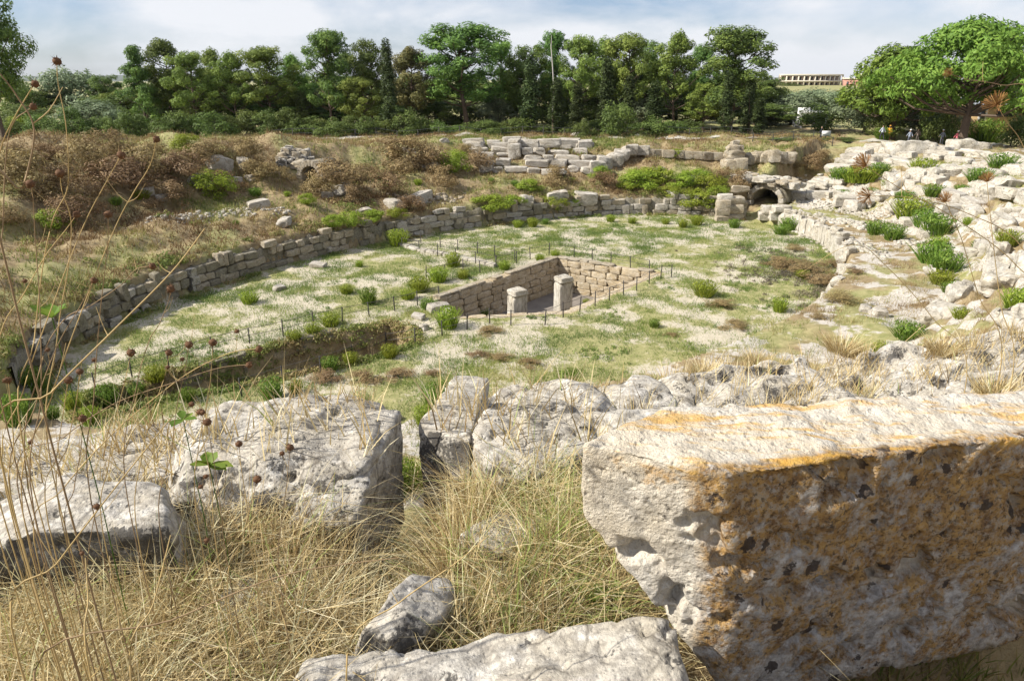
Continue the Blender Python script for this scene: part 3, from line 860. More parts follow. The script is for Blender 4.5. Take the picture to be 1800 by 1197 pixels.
def tree_mesh(seed, H, W, hb, prof, nclump, crad, nleaf, ll, lw, flat=.7, shell=.5, trunk_r=.22, lean=0, limbs=True, bark=None, leafmat=None):
    r = np.random.RandomState(seed)
    # clump centres inside the crown's outline, more of them near its surface
    C = []
    while len(C) < nclump:
        t = r.uniform(0, 1) ** .85; a = r.uniform(0, 2 * np.pi); rad = r.uniform(0, 1) ** shell
        w = prof(t) * W / 2 * (1 + .22 * math.sin(3 * a + seed) + .12 * math.sin(5 * a + 2 * seed + 4 * t))
        c = np.array([math.cos(a) * w * rad, math.sin(a) * w * rad, hb + (H - hb) * t])
        if all(np.linalg.norm((c - k) * [1, 1, 1.3]) > crad * .62 for k in C) or r.uniform() < .15: C.append(c)
    C = np.array(C)
    parts = []
    ctr = np.array([0, 0, hb + (H - hb) * .35])
    for c in C:
        cr = crad * r.uniform(.65, 1.25); n = int(nleaf * (cr / crad) ** 2)
        D = unit(r.normal(size=(n, 3))); rr = cr * r.uniform(.35, 1.05, n) ** .6
        P = c + D * rr[:, None] * np.array([1, 1, flat])
        P[:, 2] += .15 * cr * np.sin(4 * D[:, 0])
        out = unit(D * .9 + unit(c - ctr) * .5 + np.array([0, 0, .35]) + r.normal(size=(n, 3)) * .55)
        V, F, rn = leafq(P, out, ll * r.uniform(.6, 1.35, n), lw * r.uniform(.7, 1.3, n), r)
        rn = np.clip(rn * .6 + r.uniform(0, .4), 0, 1)
        parts.append((V, F, rn))
    V, F, rn = join(parts)
    crown = mesh_np("crown", V, F, False, {"rnd": rn}); crown.materials.append(leafmat)
    # trunk with limbs reaching the clumps
    tp = []
    top = hb + (H - hb) * .8
    tz = np.linspace(0, 1, 9)
    def axis(z):
        return np.array([lean * (z / H) ** 1.5 + .18 * math.sin(z * .55 + seed), .15 * math.cos(z * .5 + seed) - .15, z])
    V, F = tube([axis(z * top) - [0, 0, .2 * (z == 0)] for z in tz], trunk_r * (1 - .78 * tz) * (1 + .5 * np.exp(-tz * 14)), 8); tp.append((V, F, np.zeros(len(V))))
    if limbs:
        for c in C[:: (1 if nclump < 90 else 2)]:
            z0 = max(hb * .75, c[2] - np.hypot(c[0], c[1]) * r.uniform(.5, .9)); z0 = min(z0, top * .97)
            a = axis(z0); m_ = (a + c) / 2 + [0, 0, -.12 * np.hypot(c[0], c[1])]
            rr0 = trunk_r * .34
            V, F = tube([a, m_, c], np.array([rr0, rr0 * .7, rr0 * .3]), 4); tp.append((V, F, np.zeros(len(V))))
    V, F, _ = join(tp)
    tm = mesh_np("trunk", V, F, True); tm.materials.append(bark or BARK)
    return crown, tm, H, W

p_round = lambda t: math.sin(math.pi * min(1, .12 + t * .80)) ** .6
p_cone = lambda t: max(.12, (1 - t) ** .7) * (1 if t > .12 else .75)
p_tall = lambda t: (.55 + .45 * math.sin(math.pi * min(1, .1 + t))) * (1 if t < .8 else 1 - (t - .8) * 3.2)
p_flat = lambda t: (1 - t ** 2.2) ** .5 if t < 1 else .05
T = {}
for i, (pr, mt) in enumerate([(p_round, 'pine'), (p_tall, 'pine'), (p_round, 'pine_light'), (p_tall, 'pine_light'), (p_cone, 'pine'), (p_tall, 'pine_brown'), (p_round, 'pine')]):
    T['pine%d' % i] = tree_mesh(200 + i, 11, 7.0, 3.4 if i != 4 else .8, pr, 62, .90, 250, .34, .12, .72, .5, .2, .5 * (-1) ** i, leafmat=LM[mt])
for i in range(4):
    T['olive%d' % i] = tree_mesh(230 + i, 5, 6, .8, p_round, 50, .85, 150, .32, .13, .8, .6, .18, .3, bark=GREYBARK, leafmat=LM['olive' if i < 3 else 'shrub'])
T['umbrella0'] = tree_mesh(240, 9, 12, 3.3, p_flat, 120, 1.15, 170, .42, .16, .60, .45, .34, .4, leafmat=LM['umbrella'])
T['umbrella1'] = tree_mesh(241, 8.5, 9, 2.6, p_flat, 90, 1.05, 170, .42, .16, .62, .5, .3, -.4, leafmat=LM['umbrella'])
for i in range(3):
    T['cypress%d' % i] = tree_mesh(250 + i, 10, 1.5, .7, lambda t: (min(1, .45 + t * 2.2) * (1 - t) ** .55), 60, .40, 85, .34, .09, 1.9, .7, .14, 0, limbs=False, leafmat=LM['cypress'])
for i in range(4):
    T['bush%d' % i] = tree_mesh(260 + i, 2.0, 2.6, .15, p_round, 26, .45, 120, .17, .08, .85, .6, .05, 0, bark=GREYBARK, leafmat=LM['shrub'])

ORD = ["first", "second", "third", "fourth", "fifth", "sixth", "seventh", "eighth", "ninth", "tenth", "eleventh", "twelfth", "thirteenth", "fourteenth",
       "fifteenth", "sixteenth", "seventeenth", "eighteenth", "nineteenth", "twentieth", "twenty-first", "twenty-second", "twenty-third", "twenty-fourth", "twenty-fifth", "twenty-sixth", "twenty-seventh", "twenty-eighth", "twenty-ninth", "thirtieth", "thirty-first", "thirty-second", "thirty-third", "thirty-fourth", "thirty-fifth", "thirty-sixth", "thirty-seventh", "thirty-eighth", "thirty-ninth", "fortieth", "forty-first", "forty-second", "forty-third", "forty-fourth", "forty-fifth"]
def ordn(i):
    return ORD[i]

def plant_tree(name, px, ytop, wpx, Y, key, label, cat, group, crown_name="crown", rz=None, sink=0):
    d_ = ray(px, ytop); k = Y / d_[1]
    x = d_[0] * k; zt = CAM_Z + d_[2] * k
    g_ = hz(x, Y) - sink
    cr, tr, H_, W_ = T[key]
    sz = (zt - g_) / H_; sw = (wpx / 1216 * k) / W_
    e = tag(E(name, (x, Y, g_), random.uniform(0, 6.3) if rz is None else rz, (sw, sw, sz)), label, cat, group)
    O("trunk", tr, None, e); O(crown_name, cr, None, e)
    return e

# the pine grove behind the ruin, left to right: (pixel x, crown top, crown width, distance, shape)
PINES = [(232, 86, 78, 104, 'pine4', "feathery light green pine at the left end of the grove"), (283, 74, 88, 108, 'pine1', "dark spiky pine, second from the grove's left end"),
         (330, 97, 78, 103, 'pine2', "low pale pine right of the dark spiky pine"), (368, 92, 66, 110, 'pine3', "slim pale pine in the grove's left part, under an even skyline"),
         (405, 98, 72, 104, 'pine3', "slim pine with bare lower trunk in the grove's left part"), (462, 88, 100, 106, 'pine2', "broad light green pine left of the tall dark pine"),
         (512, 102, 66, 112, 'pine3', "small pale pine tucked behind the broad light green pine"), (570, 62, 92, 102, 'pine0', "tall dark pine with gaps of sky, left of centre"),
         (606, 96, 60, 112, 'pine1', "narrow pine between the tall dark pine and the lone dark cypress"), (645, 74, 74, 106, 'pine6', "dark pine just left of the lone dark cypress"),
         (628, 140, 66, 100, 'pine2', "low bright pine under the dark one beside the lone cypress"),
         (720, 84, 84, 103, 'pine5', "rusty brown pine right of the lone dark cypress"), (815, 50, 150, 102, 'pine0', "broadest and highest pine of the grove, domed crown in the centre"),
         (880, 78, 72, 110, 'pine2', "pale pine touching the domed pine's right side"), (925, 84, 80, 106, 'pine6', "rounded pine behind the cypresses, right of the domed pine"),
         (975, 60, 76, 109, 'pine1', "tall pine behind a bare white trunk"), (1022, 70, 74, 104, 'pine2', "yellowish pine right of the bare white trunk"),
         (1068, 74, 76, 110, 'pine3', "pale pine in the row above the round green bush"), (1105, 66, 84, 105, 'pine2', "full light green pine above the round green bush"),
         (1142, 76, 70, 112, 'pine6', "dark pine right of the light green one, gaps of sky below"), (1196, 64, 84, 104, 'pine3', "tall pale pine left of the grove's right-hand giant"),
         (1238, 84, 66, 112, 'pine1', "dark pine half hidden by the grove's right-hand giant"), (1302, 56, 138, 98, 'pine0', "giant spreading pine closing the grove on the right"),
         (1245, 150, 70, 100, 'pine2', "low yellowish pine under the grove's right-hand giant")]
for i, (px, yt, w, Y, key, lab) in enumerate(PINES):
    plant_tree("pine_tree", px, yt, w * 1.12, Y, key, lab, "pine tree", "pines of the grove behind the ruin")
# a darker second rank fills the wood behind
for i, px in enumerate(np.arange(215, 1345, 47)):
    random.seed(500 + i)
    plant_tree("pine_tree", px + random.uniform(-12, 12), random.uniform(128, 162), random.uniform(90, 120), 118 + random.uniform(-6, 14), random.choice(['pine0', 'pine1', 'pine6', 'pine3']),
               "%s pine from the left in the rear rank, seen through the front pines" % ordn(i), "pine tree", "rear rank of the grove")
random.seed(7)
CYP = [(678, 78, 24, 94, "lone dark cypress spire in the grove, left of centre"), (932, 100, 26, 94, "tall shaded cypress spire right of the domed pine"),
       (979, 138, 24, 92, "leaning cypress under the bare white trunk"), (1015, 150, 22, 91, "short pointed cypress left of the round green bush"),
       (1068, 104, 24, 97, "cypress spire rising behind the round green bush"), (1108, 134, 22, 96, "cypress just right of the round green bush"),
       (1152, 148, 26, 95, "ivy-edged cypress between the bush and the giant pine"), (1284, 130, 22, 92, "cypress standing before the giant pine's trunk"),
       (1322, 134, 20, 94, "thin cypress tip right of the giant pine's trunk"), (1338, 176, 22, 91, "dark stubby cypress at the right end of the grove")]
for i, (px, yt, w, Y, lab) in enumerate(CYP):
    plant_tree("cypress_tree", px, yt, w * 1.3, Y, 'cypress%d' % (i % 3), lab, "cypress tree", "cypresses in front of the grove", sink=.2)
# bleached dead trunk
dp = put(972, 150, 99.5)
V, F = tube([(0, 0, 0), (.15, 0, 5), (-.1, 0, 8), (-.35, 0, 10.4), (-.3, 0, 11.8)], np.array([.11, .10, .09, .07, .03]), 6)
tag(O("dead_tree", mesh_np("dead_tree", V, F, True), DEADWOOD, None, dp), "bare bleached trunk rising among the pines right of centre", "dead tree")
for i, px in enumerate(np.arange(212, 1360, 60)):
    random.seed(700 + i)
    plant_tree("understorey_tree", px + random.uniform(-14, 14), random.uniform(164, 192), random.uniform(80, 120), 108 + random.uniform(-3, 6), random.choice(['olive3', 'olive1', 'olive3', 'pine6']),
               "%s low tree from the left filling the shade under the pines" % ordn(i), "tree", "low trees under the pines")
random.seed(7)
# olives, far trees on the left, stone pines on the right
for i, (px, yt, w, Y, key, lab) in enumerate([
    (-62, -30, 130, 74, 'pine6', "dark pine cut by the photograph's left edge"),
    (20, 148, 70, 112, 'olive3', "dark green tree at the far left behind dry stalks"), (62, 160, 80, 118, 'pine6', "dark rounded tree at the left, below the blue hills"),
    (118, 128, 110, 122, 'olive0', "large grey-green tree at the left, below the blue hills"), (183, 134, 56, 120, 'pine6', "small dark tree just left of the grove"),
    (40, 188, 110, 100, 'olive3', "low grey-green tree behind the left bank"), (150, 182, 110, 98, 'olive1', "bushy olive behind the left bank, beside the grove"),
    (1395, 172, 110, 118, 'olive1', "sparse grey olive left of the white shed"), (1352, 190, 70, 112, 'olive2', "small olive at the giant pine's right foot"),
    (1452, 186, 78, 104, 'bush0', "bright green rounded tree right of the white shed"), (1440, 160, 110, 150, 'olive0', "olive on the slope below the hilltop houses"),
    (1500, 164, 90, 140, 'olive2', "second olive on the slope below the hilltop houses"),
    (1530, 158, 110, 100, 'olive0', "leftmost large olive behind the walkers"), (1590, 148, 130, 102, 'olive1', "middle large olive behind the walkers"),
    (1645, 172, 100, 98, 'olive2', "rightmost large olive behind the walkers"), (1420, 205, 70, 120, 'olive3', "dark shrubby tree under the white shed")]):
    plant_tree({'p': "pine_tree", 'o': "olive_tree", 'b': "round_tree"}[key[0]], px, yt, w * 1.1, Y, key, lab, {'p': "pine tree", 'o': "olive tree", 'b': "tree"}[key[0]], "trees around the ruin")
plant_tree("stone_pine", 1590, 86, 165, 92, 'umbrella1', "smaller stone pine with a domed bright green crown", "pine tree", "stone pines at the right", rz=.4)
plant_tree("stone_pine", 1728, 46, 275, 80, 'umbrella0', "big umbrella-shaped stone pine with a thick trunk at the right", "pine tree", "stone pines at the right", rz=.2)
for px, yt, w, Y, key, lab in ((1668, 196, 60, 84, 'bush0', "green bush at the umbrella pine's left foot"), (1640, 206, 50, 88, 'bush2', "small green bush between olives and the umbrella pine"), (1795, 205, 60, 86, 'bush1', "green bush at the right edge under the umbrella pine"), (1560, 205, 60, 92, 'bush3', "green bush behind the first walkers")):
    plant_tree("round_bush", px, yt, w, Y, key, lab, "bush", None, "foliage")
plant_tree("stone_pine", 1850, 90, 130, 96, 'umbrella1', "dark stone pine cut by the right edge", "pine tree", "stone pines at the right", rz=2.4)
# shrubs in a broken hedge at the grove's foot
SH = []
for i, px in enumerate(np.arange(30, 1230, 31)):
    random.seed(900 + i)
    yt = random.uniform(196, 214) if px < 760 else random.uniform(206, 222)
    plant_tree("hedge_shrub", px + random.uniform(-6, 6), yt, random.uniform(44, 66), 92 + random.uniform(-2, 3), 'bush%d' % (i % 4), "%s shrub from the left in the ragged hedge at the grove's foot" % ordn(i), "shrub", "hedge at the grove's foot", "foliage", sink=.1)
random.seed(7)
plant_tree("round_bush", 1086, 186, 68, 88, 'bush1', "big round bright green bush among the cypresses", "bush", None, "foliage")
plant_tree("round_bush", 1025, 214, 40, 86, 'bush2', "small leafy bush at the foot of the short cypress", "bush", None, "foliage")
plant_tree("round_bush", 1478, 243, 72, 84, 'bush3', "dome-shaped green bush above the gate passage", "bush", None, "foliage")
plant_tree("round_bush", 1385, 243, 60, 82, 'bush1', "dark green bush beside the railing above the gate", "bush", None, "foliage")

# ------------------------------------------------------------------ ruins on the far bank
def pile(name, label, cat, items, group=None, mats=None):
    """a ruin made of separate stones: items = (pixel x, pixel y of base, width m, depth m, height m, lift m, kind)"""
    P = [at(it[0], it[1], 12) for it in items]
    b = P[0]
    e = tag(E(name, b), label, cat, group)
    for p, it in zip(P, items):
        src = {'b': BLK_WHITE, 'r': RND_WHITE, 'B': BLK_RUIN, 'R': RND_RUIN, 'm': BLK_FAR, 'e': RND_EARTH, 'g': RND_GREY}[it[6]]
        O("stone_block" if it[6] in 'bmB' else "stone", random.choice(src), None, e, (p.x - b.x, p.y - b.y, p.z - b.z + it[5] + it[4] / 2 - .15),
          (random.uniform(-.05, .05), random.uniform(-.05, .05), random.uniform(-.25, .1)), it[2:5])
    return e
def steps(name, label, px0, px1, rows, skew, kind='B', dp=1.1, seed=1):
    """receding flight of long slabs between two bearings; rows = base line heights in the photograph, near to far"""
    random.seed(seed); it = []
    for k, y in enumerate(rows):
        x = px0 + skew * k
        while x < px1 + skew * k * .3:
            w = random.uniform(18, 46); it.append((x + w / 2, y + random.uniform(-1.5, 1.5), w / 17.5, dp * random.uniform(.8, 1.2), random.uniform(.5, .8), .0, kind if random.random() < .8 else 'R')); x += w * random.uniform(1.0, 1.12)
    return pile(name, label, "stone steps", it)
steps("stone_steps", "broken flight of pale stone steps on the far bank, left of the gap", 842, 895, [300, 289, 277, 268, 260, 252], -6, seed=3)
steps("stone_steps", "wide flight of pale steps with a squared back block, right of the gap", 925, 1028, [304, 292, 281, 270, 261, 255], -3, seed=4)
pile("stone_wall_end", "upright squared stones heading the wide flight of steps", "stone wall", [(905, 276, 1.3, 1.5, 1.5, 0, 'B'), (903, 268, 1.2, 1.4, 1.5, 0, 'B'), (930, 262, 2.2, 1.2, .9, .2, 'B'), (965, 260, 2.6, 1.2, .9, .2, 'B'), (1000, 259, 2.4, 1.2, .9, .2, 'B'), (1028, 262, 1.6, 1.2, 1.0, .1, 'B')])
pile("sloping_rock_wall", "sloping spine of pale rock right of the steps", "stone wall", [(1050, 304, 1.6, 1.4, 1.3, 0, 'R'), (1062, 297, 1.6, 1.4, 1.4, 0, 'R'), (1078, 290, 1.8, 1.4, 1.3, 0, 'R'), (1092, 283, 1.7, 1.3, 1.3, .1, 'R'), (1106, 278, 1.6, 1.3, 1.3, .2, 'R'), (1125, 276, 1.9, 1.0, 1.0, .3, 'B')])
pile("low_wall", "low grey wall line running right from the sloping rock spine", "stone wall", [(1140 + 17 * k, 275 + k * .9, 1.25, .6, .8, .1, 'm') for k in range(8)])
pile("ruined_pier", "crumbling rubble stump on the far bank near the gate", "ruin", [(1290, 296, 2.2, 1.8, 1.1, 0, 'm'), (1282, 296, 1.4, 1.6, 1.0, 0, 'm'), (1300, 295, 1.4, 1.4, 1.0, .1, 'm'), (1288, 293, 1.9, 1.5, .9, .9, 'e'), (1284, 292, 1.2, 1.1, .8, 1.5, 'e'), (1294, 291, 1.1, 1.0, .8, 1.4, 'e'), (1288, 290, .8, .8, .6, 2.0, 'e')])
for nm, xs, yb, lab in (("low_wall", np.arange(1318, 1392, 14), 287, "brown rubble wall right of the crumbling stump"),):
    pile(nm, lab, "stone wall", [(x, yb + random.uniform(-2, 2), 1.2, .9, 1.2, .1, 'e') for x in xs])

def vault(name, label, loc, rz, w, h, depth, th, mats, deck=None, seg=11):
    """stone arch over an opening: voussoirs as separate stones, barrel behind them"""
    e = tag(E(name, loc, rz), label, "stone arch", "arches in the ruin")
    ri = w / 2
    n = 14; a = np.linspace(0, np.pi, n)
    V = []; 
    for y in (.3, depth):
        for rr in (ri, ri + th):
            V += [(math.cos(t) * rr, y, h - ri + math.sin(t) * rr * .9) for t in a]
    V = np.array(V); F = []
    for i in range(n - 1):
        F += [(i, i + 1, n + i + 1, n + i), (i + 1, i, 2 * n + i, 2 * n + i + 1), (n + i, n + i + 1, 3 * n + i + 1, 3 * n + i), (2 * n + i, 3 * n + i, 3 * n + i + 1, 2 * n + i + 1)]
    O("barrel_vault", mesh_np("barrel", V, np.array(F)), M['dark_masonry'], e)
    for i in range(seg):
        t = math.pi * (i + .5) / seg; rr = ri + th / 2
        O("arch_stone", random.choice(mats), None, e, (math.cos(t) * rr, .15, h - ri + math.sin(t) * rr * .9), (0, math.pi / 2 - t, 0), (math.pi * rr / seg * 1.0, .6, th))
    for s_ in (-1, 1):
        for k in range(max(1, int((h - ri) / .5) + 1)):
            O("jamb_stone", random.choice(mats), None, e, (s_ * (ri + th / 2), .2, k * .5 - .05), (0, 0, 0), (th * 1.25, .8, .5))
    bk = np.array([(-ri - .2, depth - .05, -1), (ri + .2, depth - .05, -1), (ri + .2, depth - .05, h), (-ri - .2, depth - .05, h)])
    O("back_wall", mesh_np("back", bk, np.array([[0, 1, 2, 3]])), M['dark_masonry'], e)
    return e
p = at(548, 326, 12)
vault("ruined_vault", "half-buried vault with a dark opening in the brown mound at left", (p.x, p.y, p.z - .2), -.35, 1.7, 1.9, 3.0, .5, BLK_FAR)
random.seed(12)
pile("rubble_mound", "heap of loose grey rubble crowning the brown mound at left", "rubble", [(515 + random.uniform(-26, 30), 285 + random.uniform(-14, 16), random.uniform(.5, 1.3), random.uniform(.5, 1.2), random.uniform(.4, .8), random.uniform(0, .35), 'g' if random.random() < .6 else 'e') for k in range(40)])
gx, gy = xy(EA + 4.2, -.1)
v_e = vault("gate_arch", "low broad arch carrying the ruined bridge over the gate passage", (gx, gy, .45), -.775, 2.7, 2.1, 4.0, .5, BLK_RUIN + BLK_FAR)
random.seed(13)
bl = v_e.location
be = tag(E("ruined_bridge", (bl.x, bl.y, bl.z + 2.45)), "stony deck of the ruined bridge above the gate arch", "bridge")
for k in range(46):
    s_ = random.uniform(-4.2, 2.6); dd = random.uniform(-.2, 3.4); c_, n_ = math.cos(-.775), math.sin(-.775)
    O("stone", random.choice(RND_WHITE + RND_EARTH), None, be, (s_ * c_ - dd * n_, s_ * n_ + dd * c_, random.uniform(-.15, .3)), (0, 0, random.uniform(0, 3)), (random.uniform(.6, 1.5), random.uniform(.5, 1.0), random.uniform(.35, .6)))
# gate piers
ge = pile("gate_pier", "tall dressed pier left of the gate passage with a crumbling top", "stone pier", [(1268, 388, 1.2, 1.0, .7, 0, 'm'), (1268, 388, 1.2, 1.0, .7, .65, 'm'), (1268, 388, 1.2, 1.0, .7, 1.3, 'm'), (1290, 387, 1.5, 1.0, .8, 0, 'm'), (1290, 387, 1.4, 1.0, .8, .75, 'm'), (1290, 386, 1.3, 1.0, .7, 1.5, 'm'), (1270, 386, 1.3, 1.0, .5, 1.95, 'b'), (1300, 380, 1.0, 1.0, .8, 0, 'm'), (1300, 380, 1.0, 1.0, .8, .8, 'm'), (1296, 378, 1.6, .9, .6, 2.2, 'e')])
pile("gate_pier", "low pale pier right of the gate passage", "stone pier", [(1345, 384, 1.2, 1.0, .7, 0, 'b'), (1348, 384, 1.1, 1.0, .7, .6, 'b'), (1366, 384, 1.4, 1.0, .8, 0, 'b'), (1372, 384, 1.5, 1.0, .6, .7, 'b')])

# retaining rows of squared blocks on the right-hand terrace
def block_row(label, pix, w, h, seed, kind='b', nm="retaining_wall"):
    random.seed(seed)
    it = []
    for (x0, y0), (x1, y1) in zip(pix, pix[1:]):
        n = max(1, int(math.hypot(x1 - x0, y1 - y0) / (w * 19)))
        for k in range(n):
            if random.random() < .1: continue
            t = (k + .5) / n; it.append((x0 + (x1 - x0) * t, y0 + (y1 - y0) * t, w * random.uniform(.85, 1.15), .8, h * random.uniform(.8, 1.15), 0, kind if random.random() < .8 else 'r'))
    return pile(nm, label, "stone wall", it, "rows of blocks on the right-hand terrace")
block_row("upper row of squared pale blocks beside the gate passage", [(1375, 352), (1410, 347), (1452, 348)], 1.5, .9, 5)
block_row("row of big sunlit blocks at the foot of the seats", [(1462, 358), (1510, 362), (1560, 368), (1610, 374), (1690, 384)], 2.0, 1.0, 6)
block_row("broken lower row of pale blocks along the grassy ditch", [(1580, 388), (1615, 404), (1650, 428), (1672, 452)], 1.4, .7, 7)

# ------------------------------------------------------------------ rock-cut seats on the right: separate ledges
def seating():
    r = random.Random(21)
    c = at(1640, 420, 14)
    e = tag(E("rock_cut_seating", c), "white rock-cut tiers of seating climbing the right-hand bank", "stone seating")
    n = 0; off = 6.6
    tiers = []
    while off < 22:
        ph = 3.0
        while ph < 84:
            x, y = ell(R(ph), off)
            # arc length per degree here
            x2, y2 = ell(R(ph + 1), off); al = math.hypot(x2 - x, y2 - y)
            w = r.uniform(1.2, 3.4) * (1 if off < 13 else 1.25)
            dph = w / al
            if r.random() > .36 and math.hypot(x, y) > 9:
                tiers.append((ph + dph / 2, off, w))
            ph += dph * r.uniform(1.0, 1.3)
        off += 1.25
    r.shuffle(tiers)
    for ph, off, w in tiers[:290]:
        o2 = off + r.uniform(-.18, .18)
        x, y = ell(R(ph), o2); x2, y2 = ell(R(ph + .5), o2)
        z = hz(x, y); h = r.uniform(.7, 1.2); dp_ = r.uniform(.8, 1.35)
        O("seat_stone", r.choice(RND_WHITE if r.random() < .45 else (BLK_WHITE if r.random() < .7 else BLK_RUIN)), None, e, (x - c.x, y - c.y, z - c.z + h * r.uniform(-.12, .2)),
          (r.uniform(-.08, .08), r.uniform(-.08, .08), math.atan2(y2 - y, x2 - x) + r.uniform(-.10, .10)), (w, dp_, h))
    return e
seating()
random.seed(3)
# bedrock knobs along the rim at the upper right
for i, (px, py, w, h, lab) in enumerate([(1600, 262, 6.0, 1.8, "long white ledge below the walkers"), (1530, 285, 3.4, 1.9, "rounded grey rock at the left end of the rim"), (1700, 262, 5.0, 2.0, "weathered grey outcrop on the rim, right of the walkers"),
                                         (1740, 236, 5.2, 1.4, "smooth white outcrop under the big umbrella pine"), (1660, 305, 5.5, 1.6, "broad white ledge midway up the right bank"), (1595, 318, 4.2, 1.7, "domed pale rock midway up the right bank"),
                                         (1770, 330, 4.5, 1.6, "sharp-edged white rock at the right edge, midway up"), (1760, 400, 2.8, 1.3, "large fissured white rock at the right edge"), (1780, 460, 2.2, 1.1, "blocky white rock above the right-hand slope"),
                                         (1650, 480, 1.8, .9, "tilted white ledge at the lower right of the seats"), (1700, 520, 1.9, .9, "flat pale ledge overlooking the grassy ditch"), (1800, 560, 1.8, .8, "long flat pale rock at the right edge above dry grass")]):
    p = at(px, py, 10)
    me = rock("rim_rock", (w, w * .55, h), w / 26, 300 + i, None, p=22, cuts=10, amp=.34, freq=.9, pit=.16, pitf=1.8, sharp=35)
    tag(O("rim_rock", me, M['white_stone'], None, (p.x, p.y, p.z - h * .12), (random.uniform(-.1, .1), random.uniform(-.1, .1), random.uniform(-.4, .2))), lab, "rock", "rocks of the right bank")

# loose stones on the far bank and in the arena
random.seed(8)
LS = [(258, 340, 1.0), (285, 350, .9), (345, 318, 1.1), (365, 328, 1.1), (418, 318, .8), (440, 315, .9), (428, 290, 1.1), (385, 292, 1.6), (500, 395, 1.2), (455, 365, 1.3), (597, 338, 1.4), (575, 345, .9), (608, 325, .7), (640, 375, 1.0), (752, 295, .9), (763, 292, .8),
      (895, 250, 1.0), (780, 250, .9), (720, 268, 1.0), (1010, 240, 1.0), (1160, 300, .8), (1215, 318, .9), (1182, 345, 1.2), (980, 350, 1.8), (1030, 352, 1.8), (925, 356, 1.5), (690, 362, 1.6), (740, 352, 1.6), (1423, 293, 1.0), (1690, 250, 1.0), (560, 470, .8), (575, 440, .7), (490, 510, .7),
      (620, 740, .5), (690, 735, .5), (650, 755, .5), (770, 545, .9), (785, 552, .6), (745, 578, .6), (735, 560, .55), (1545, 555, .8), (1520, 548, .7)]
for i, (px, py, s_) in enumerate(LS):
    p = at(px, py, 12)
    dist = "on the far bank" if py < 380 else ("in the arena" if py < 700 else "in the gap below the left boulder")
    near_ = "counting from the left"
    zone_ = lambda y_: 0 if y_ < 380 else (1 if y_ < 700 else 2)
    rank = sum(1 for q_ in LS if zone_(q_[1]) == zone_(py) and (q_[0], q_[1]) < (px, py))
    tag(O("loose_stone", random.choice(RND_RUIN if i % 3 else BLK_RUIN), None, None, (p.x, p.y, p.z + s_ * .10), (random.uniform(-.2, .2), random.uniform(-.2, .2), random.uniform(0, 3)), (s_ * random.uniform(1, 1.4), s_ * .75, s_ * random.uniform(.5, .75))),
        "%s loose pale stone %s, counting from the left" % (ordn(rank), dist), "stone", "loose stones " + dist)

# rubble rows on the terrace: too many and too small to count
def rubble(label, pix, spread, n, size, mat, seed):
    r = np.random.RandomState(seed)
    base = rock("pebble", (1, 1, 1), .5, seed, None, p=5, cuts=5, amp=.2, freq=1.5)
    bv = np.array([v.co for v in base.vertices]); bf = np.array([list(p_.vertices) for p_ in base.polygons])
    Vs, Fs = [], []
    P = [at(x, y, 12) for x, y in pix]
    for i in range(n):
        t = r.uniform(0, len(P) - 1 - 1e-6); k = int(t); p_ = P[k].lerp(P[k + 1], t - k)
        x = p_.x + r.normal() * spread; y = p_.y + r.normal() * spread * .8
        s_ = size * r.uniform(.4, 1.3); a = r.uniform(0, 6.3); c_, n_ = math.cos(a), math.sin(a)
        q_ = bv * np.array([s_ * r.uniform(.8, 1.4), s_, s_ * .75])
        q_ = np.stack([q_[:, 0] * c_ - q_[:, 1] * n_, q_[:, 0] * n_ + q_[:, 1] * c_, q_[:, 2]], 1)
        Vs.append(q_ + [x, y, 0]); Fs.append(bf + len(bv) * i)
    V = np.concatenate(Vs); z = hgt(V[::len(bv), 0], V[::len(bv), 1]); V[:, 2] += np.repeat(z, len(bv))
    o = O("rubble", mesh_np("rubble", V, np.concatenate(Fs)), mat)
    return tag(o, label, None, None, "stuff")
rubble("lower band of small pale rubble on the right-hand terrace", [(1395, 402), (1440, 412), (1500, 428), (1550, 452)], .35, 260, .30, M['white_stone'], 1)
rubble("middle band of small pale rubble on the right-hand terrace", [(1380, 368), (1440, 382), (1500, 395), (1560, 410), (1620, 440)], .45, 420, .30, M['white_stone'], 2)
rubble("upper band of small pale rubble on the right-hand terrace", [(1400, 355), (1460, 366), (1530, 378), (1600, 398)], .45, 320, .28, M['white_stone'], 3)
rubble("scatter of pale rubble on the slope above the gate passage", [(1390, 318), (1420, 330), (1440, 322), (1400, 335)], 1.0, 120, .32, M['white_stone'], 4)
rubble("grey rubble strewn along the far bank's terrace", [(700, 348), (760, 352), (800, 350)], .5, 160, .35, M['masonry'], 5)
rubble("pale gravel path strip on the left far bank", [(270, 386), (340, 380), (420, 372), (500, 368)], .5, 260, .26, M['white_stone'], 6)

# ------------------------------------------------------------------ the surface with the near rocks on it
from mathutils.bvhtree import BVHTree
def near_bvh():
    vs_, ps_, o = [], [], 0
    for ob in FR_OBJ:
        mw = Matrix.LocRotScale(ob.location, ob.rotation_euler, ob.scale)
        vs_ += [mw @ v.co for v in ob.data.vertices]; ps_ += [tuple(i + o for i in p_.vertices) for p_ in ob.data.polygons]; o = len(vs_)
    return BVHTree.FromPolygons(vs_, ps_)
BVH = near_bvh()
def surf(x, y):
    z = hgt(x, y)
    for i in range(len(x)):
        if x[i] * x[i] + y[i] * y[i] < 120:
            h_ = BVH.ray_cast(Vector((x[i], y[i], 13)), Vector((0, 0, -1)))
            if h_[0] is not None and h_[0].z > z[i]: z[i] = h_[0].z
    return z
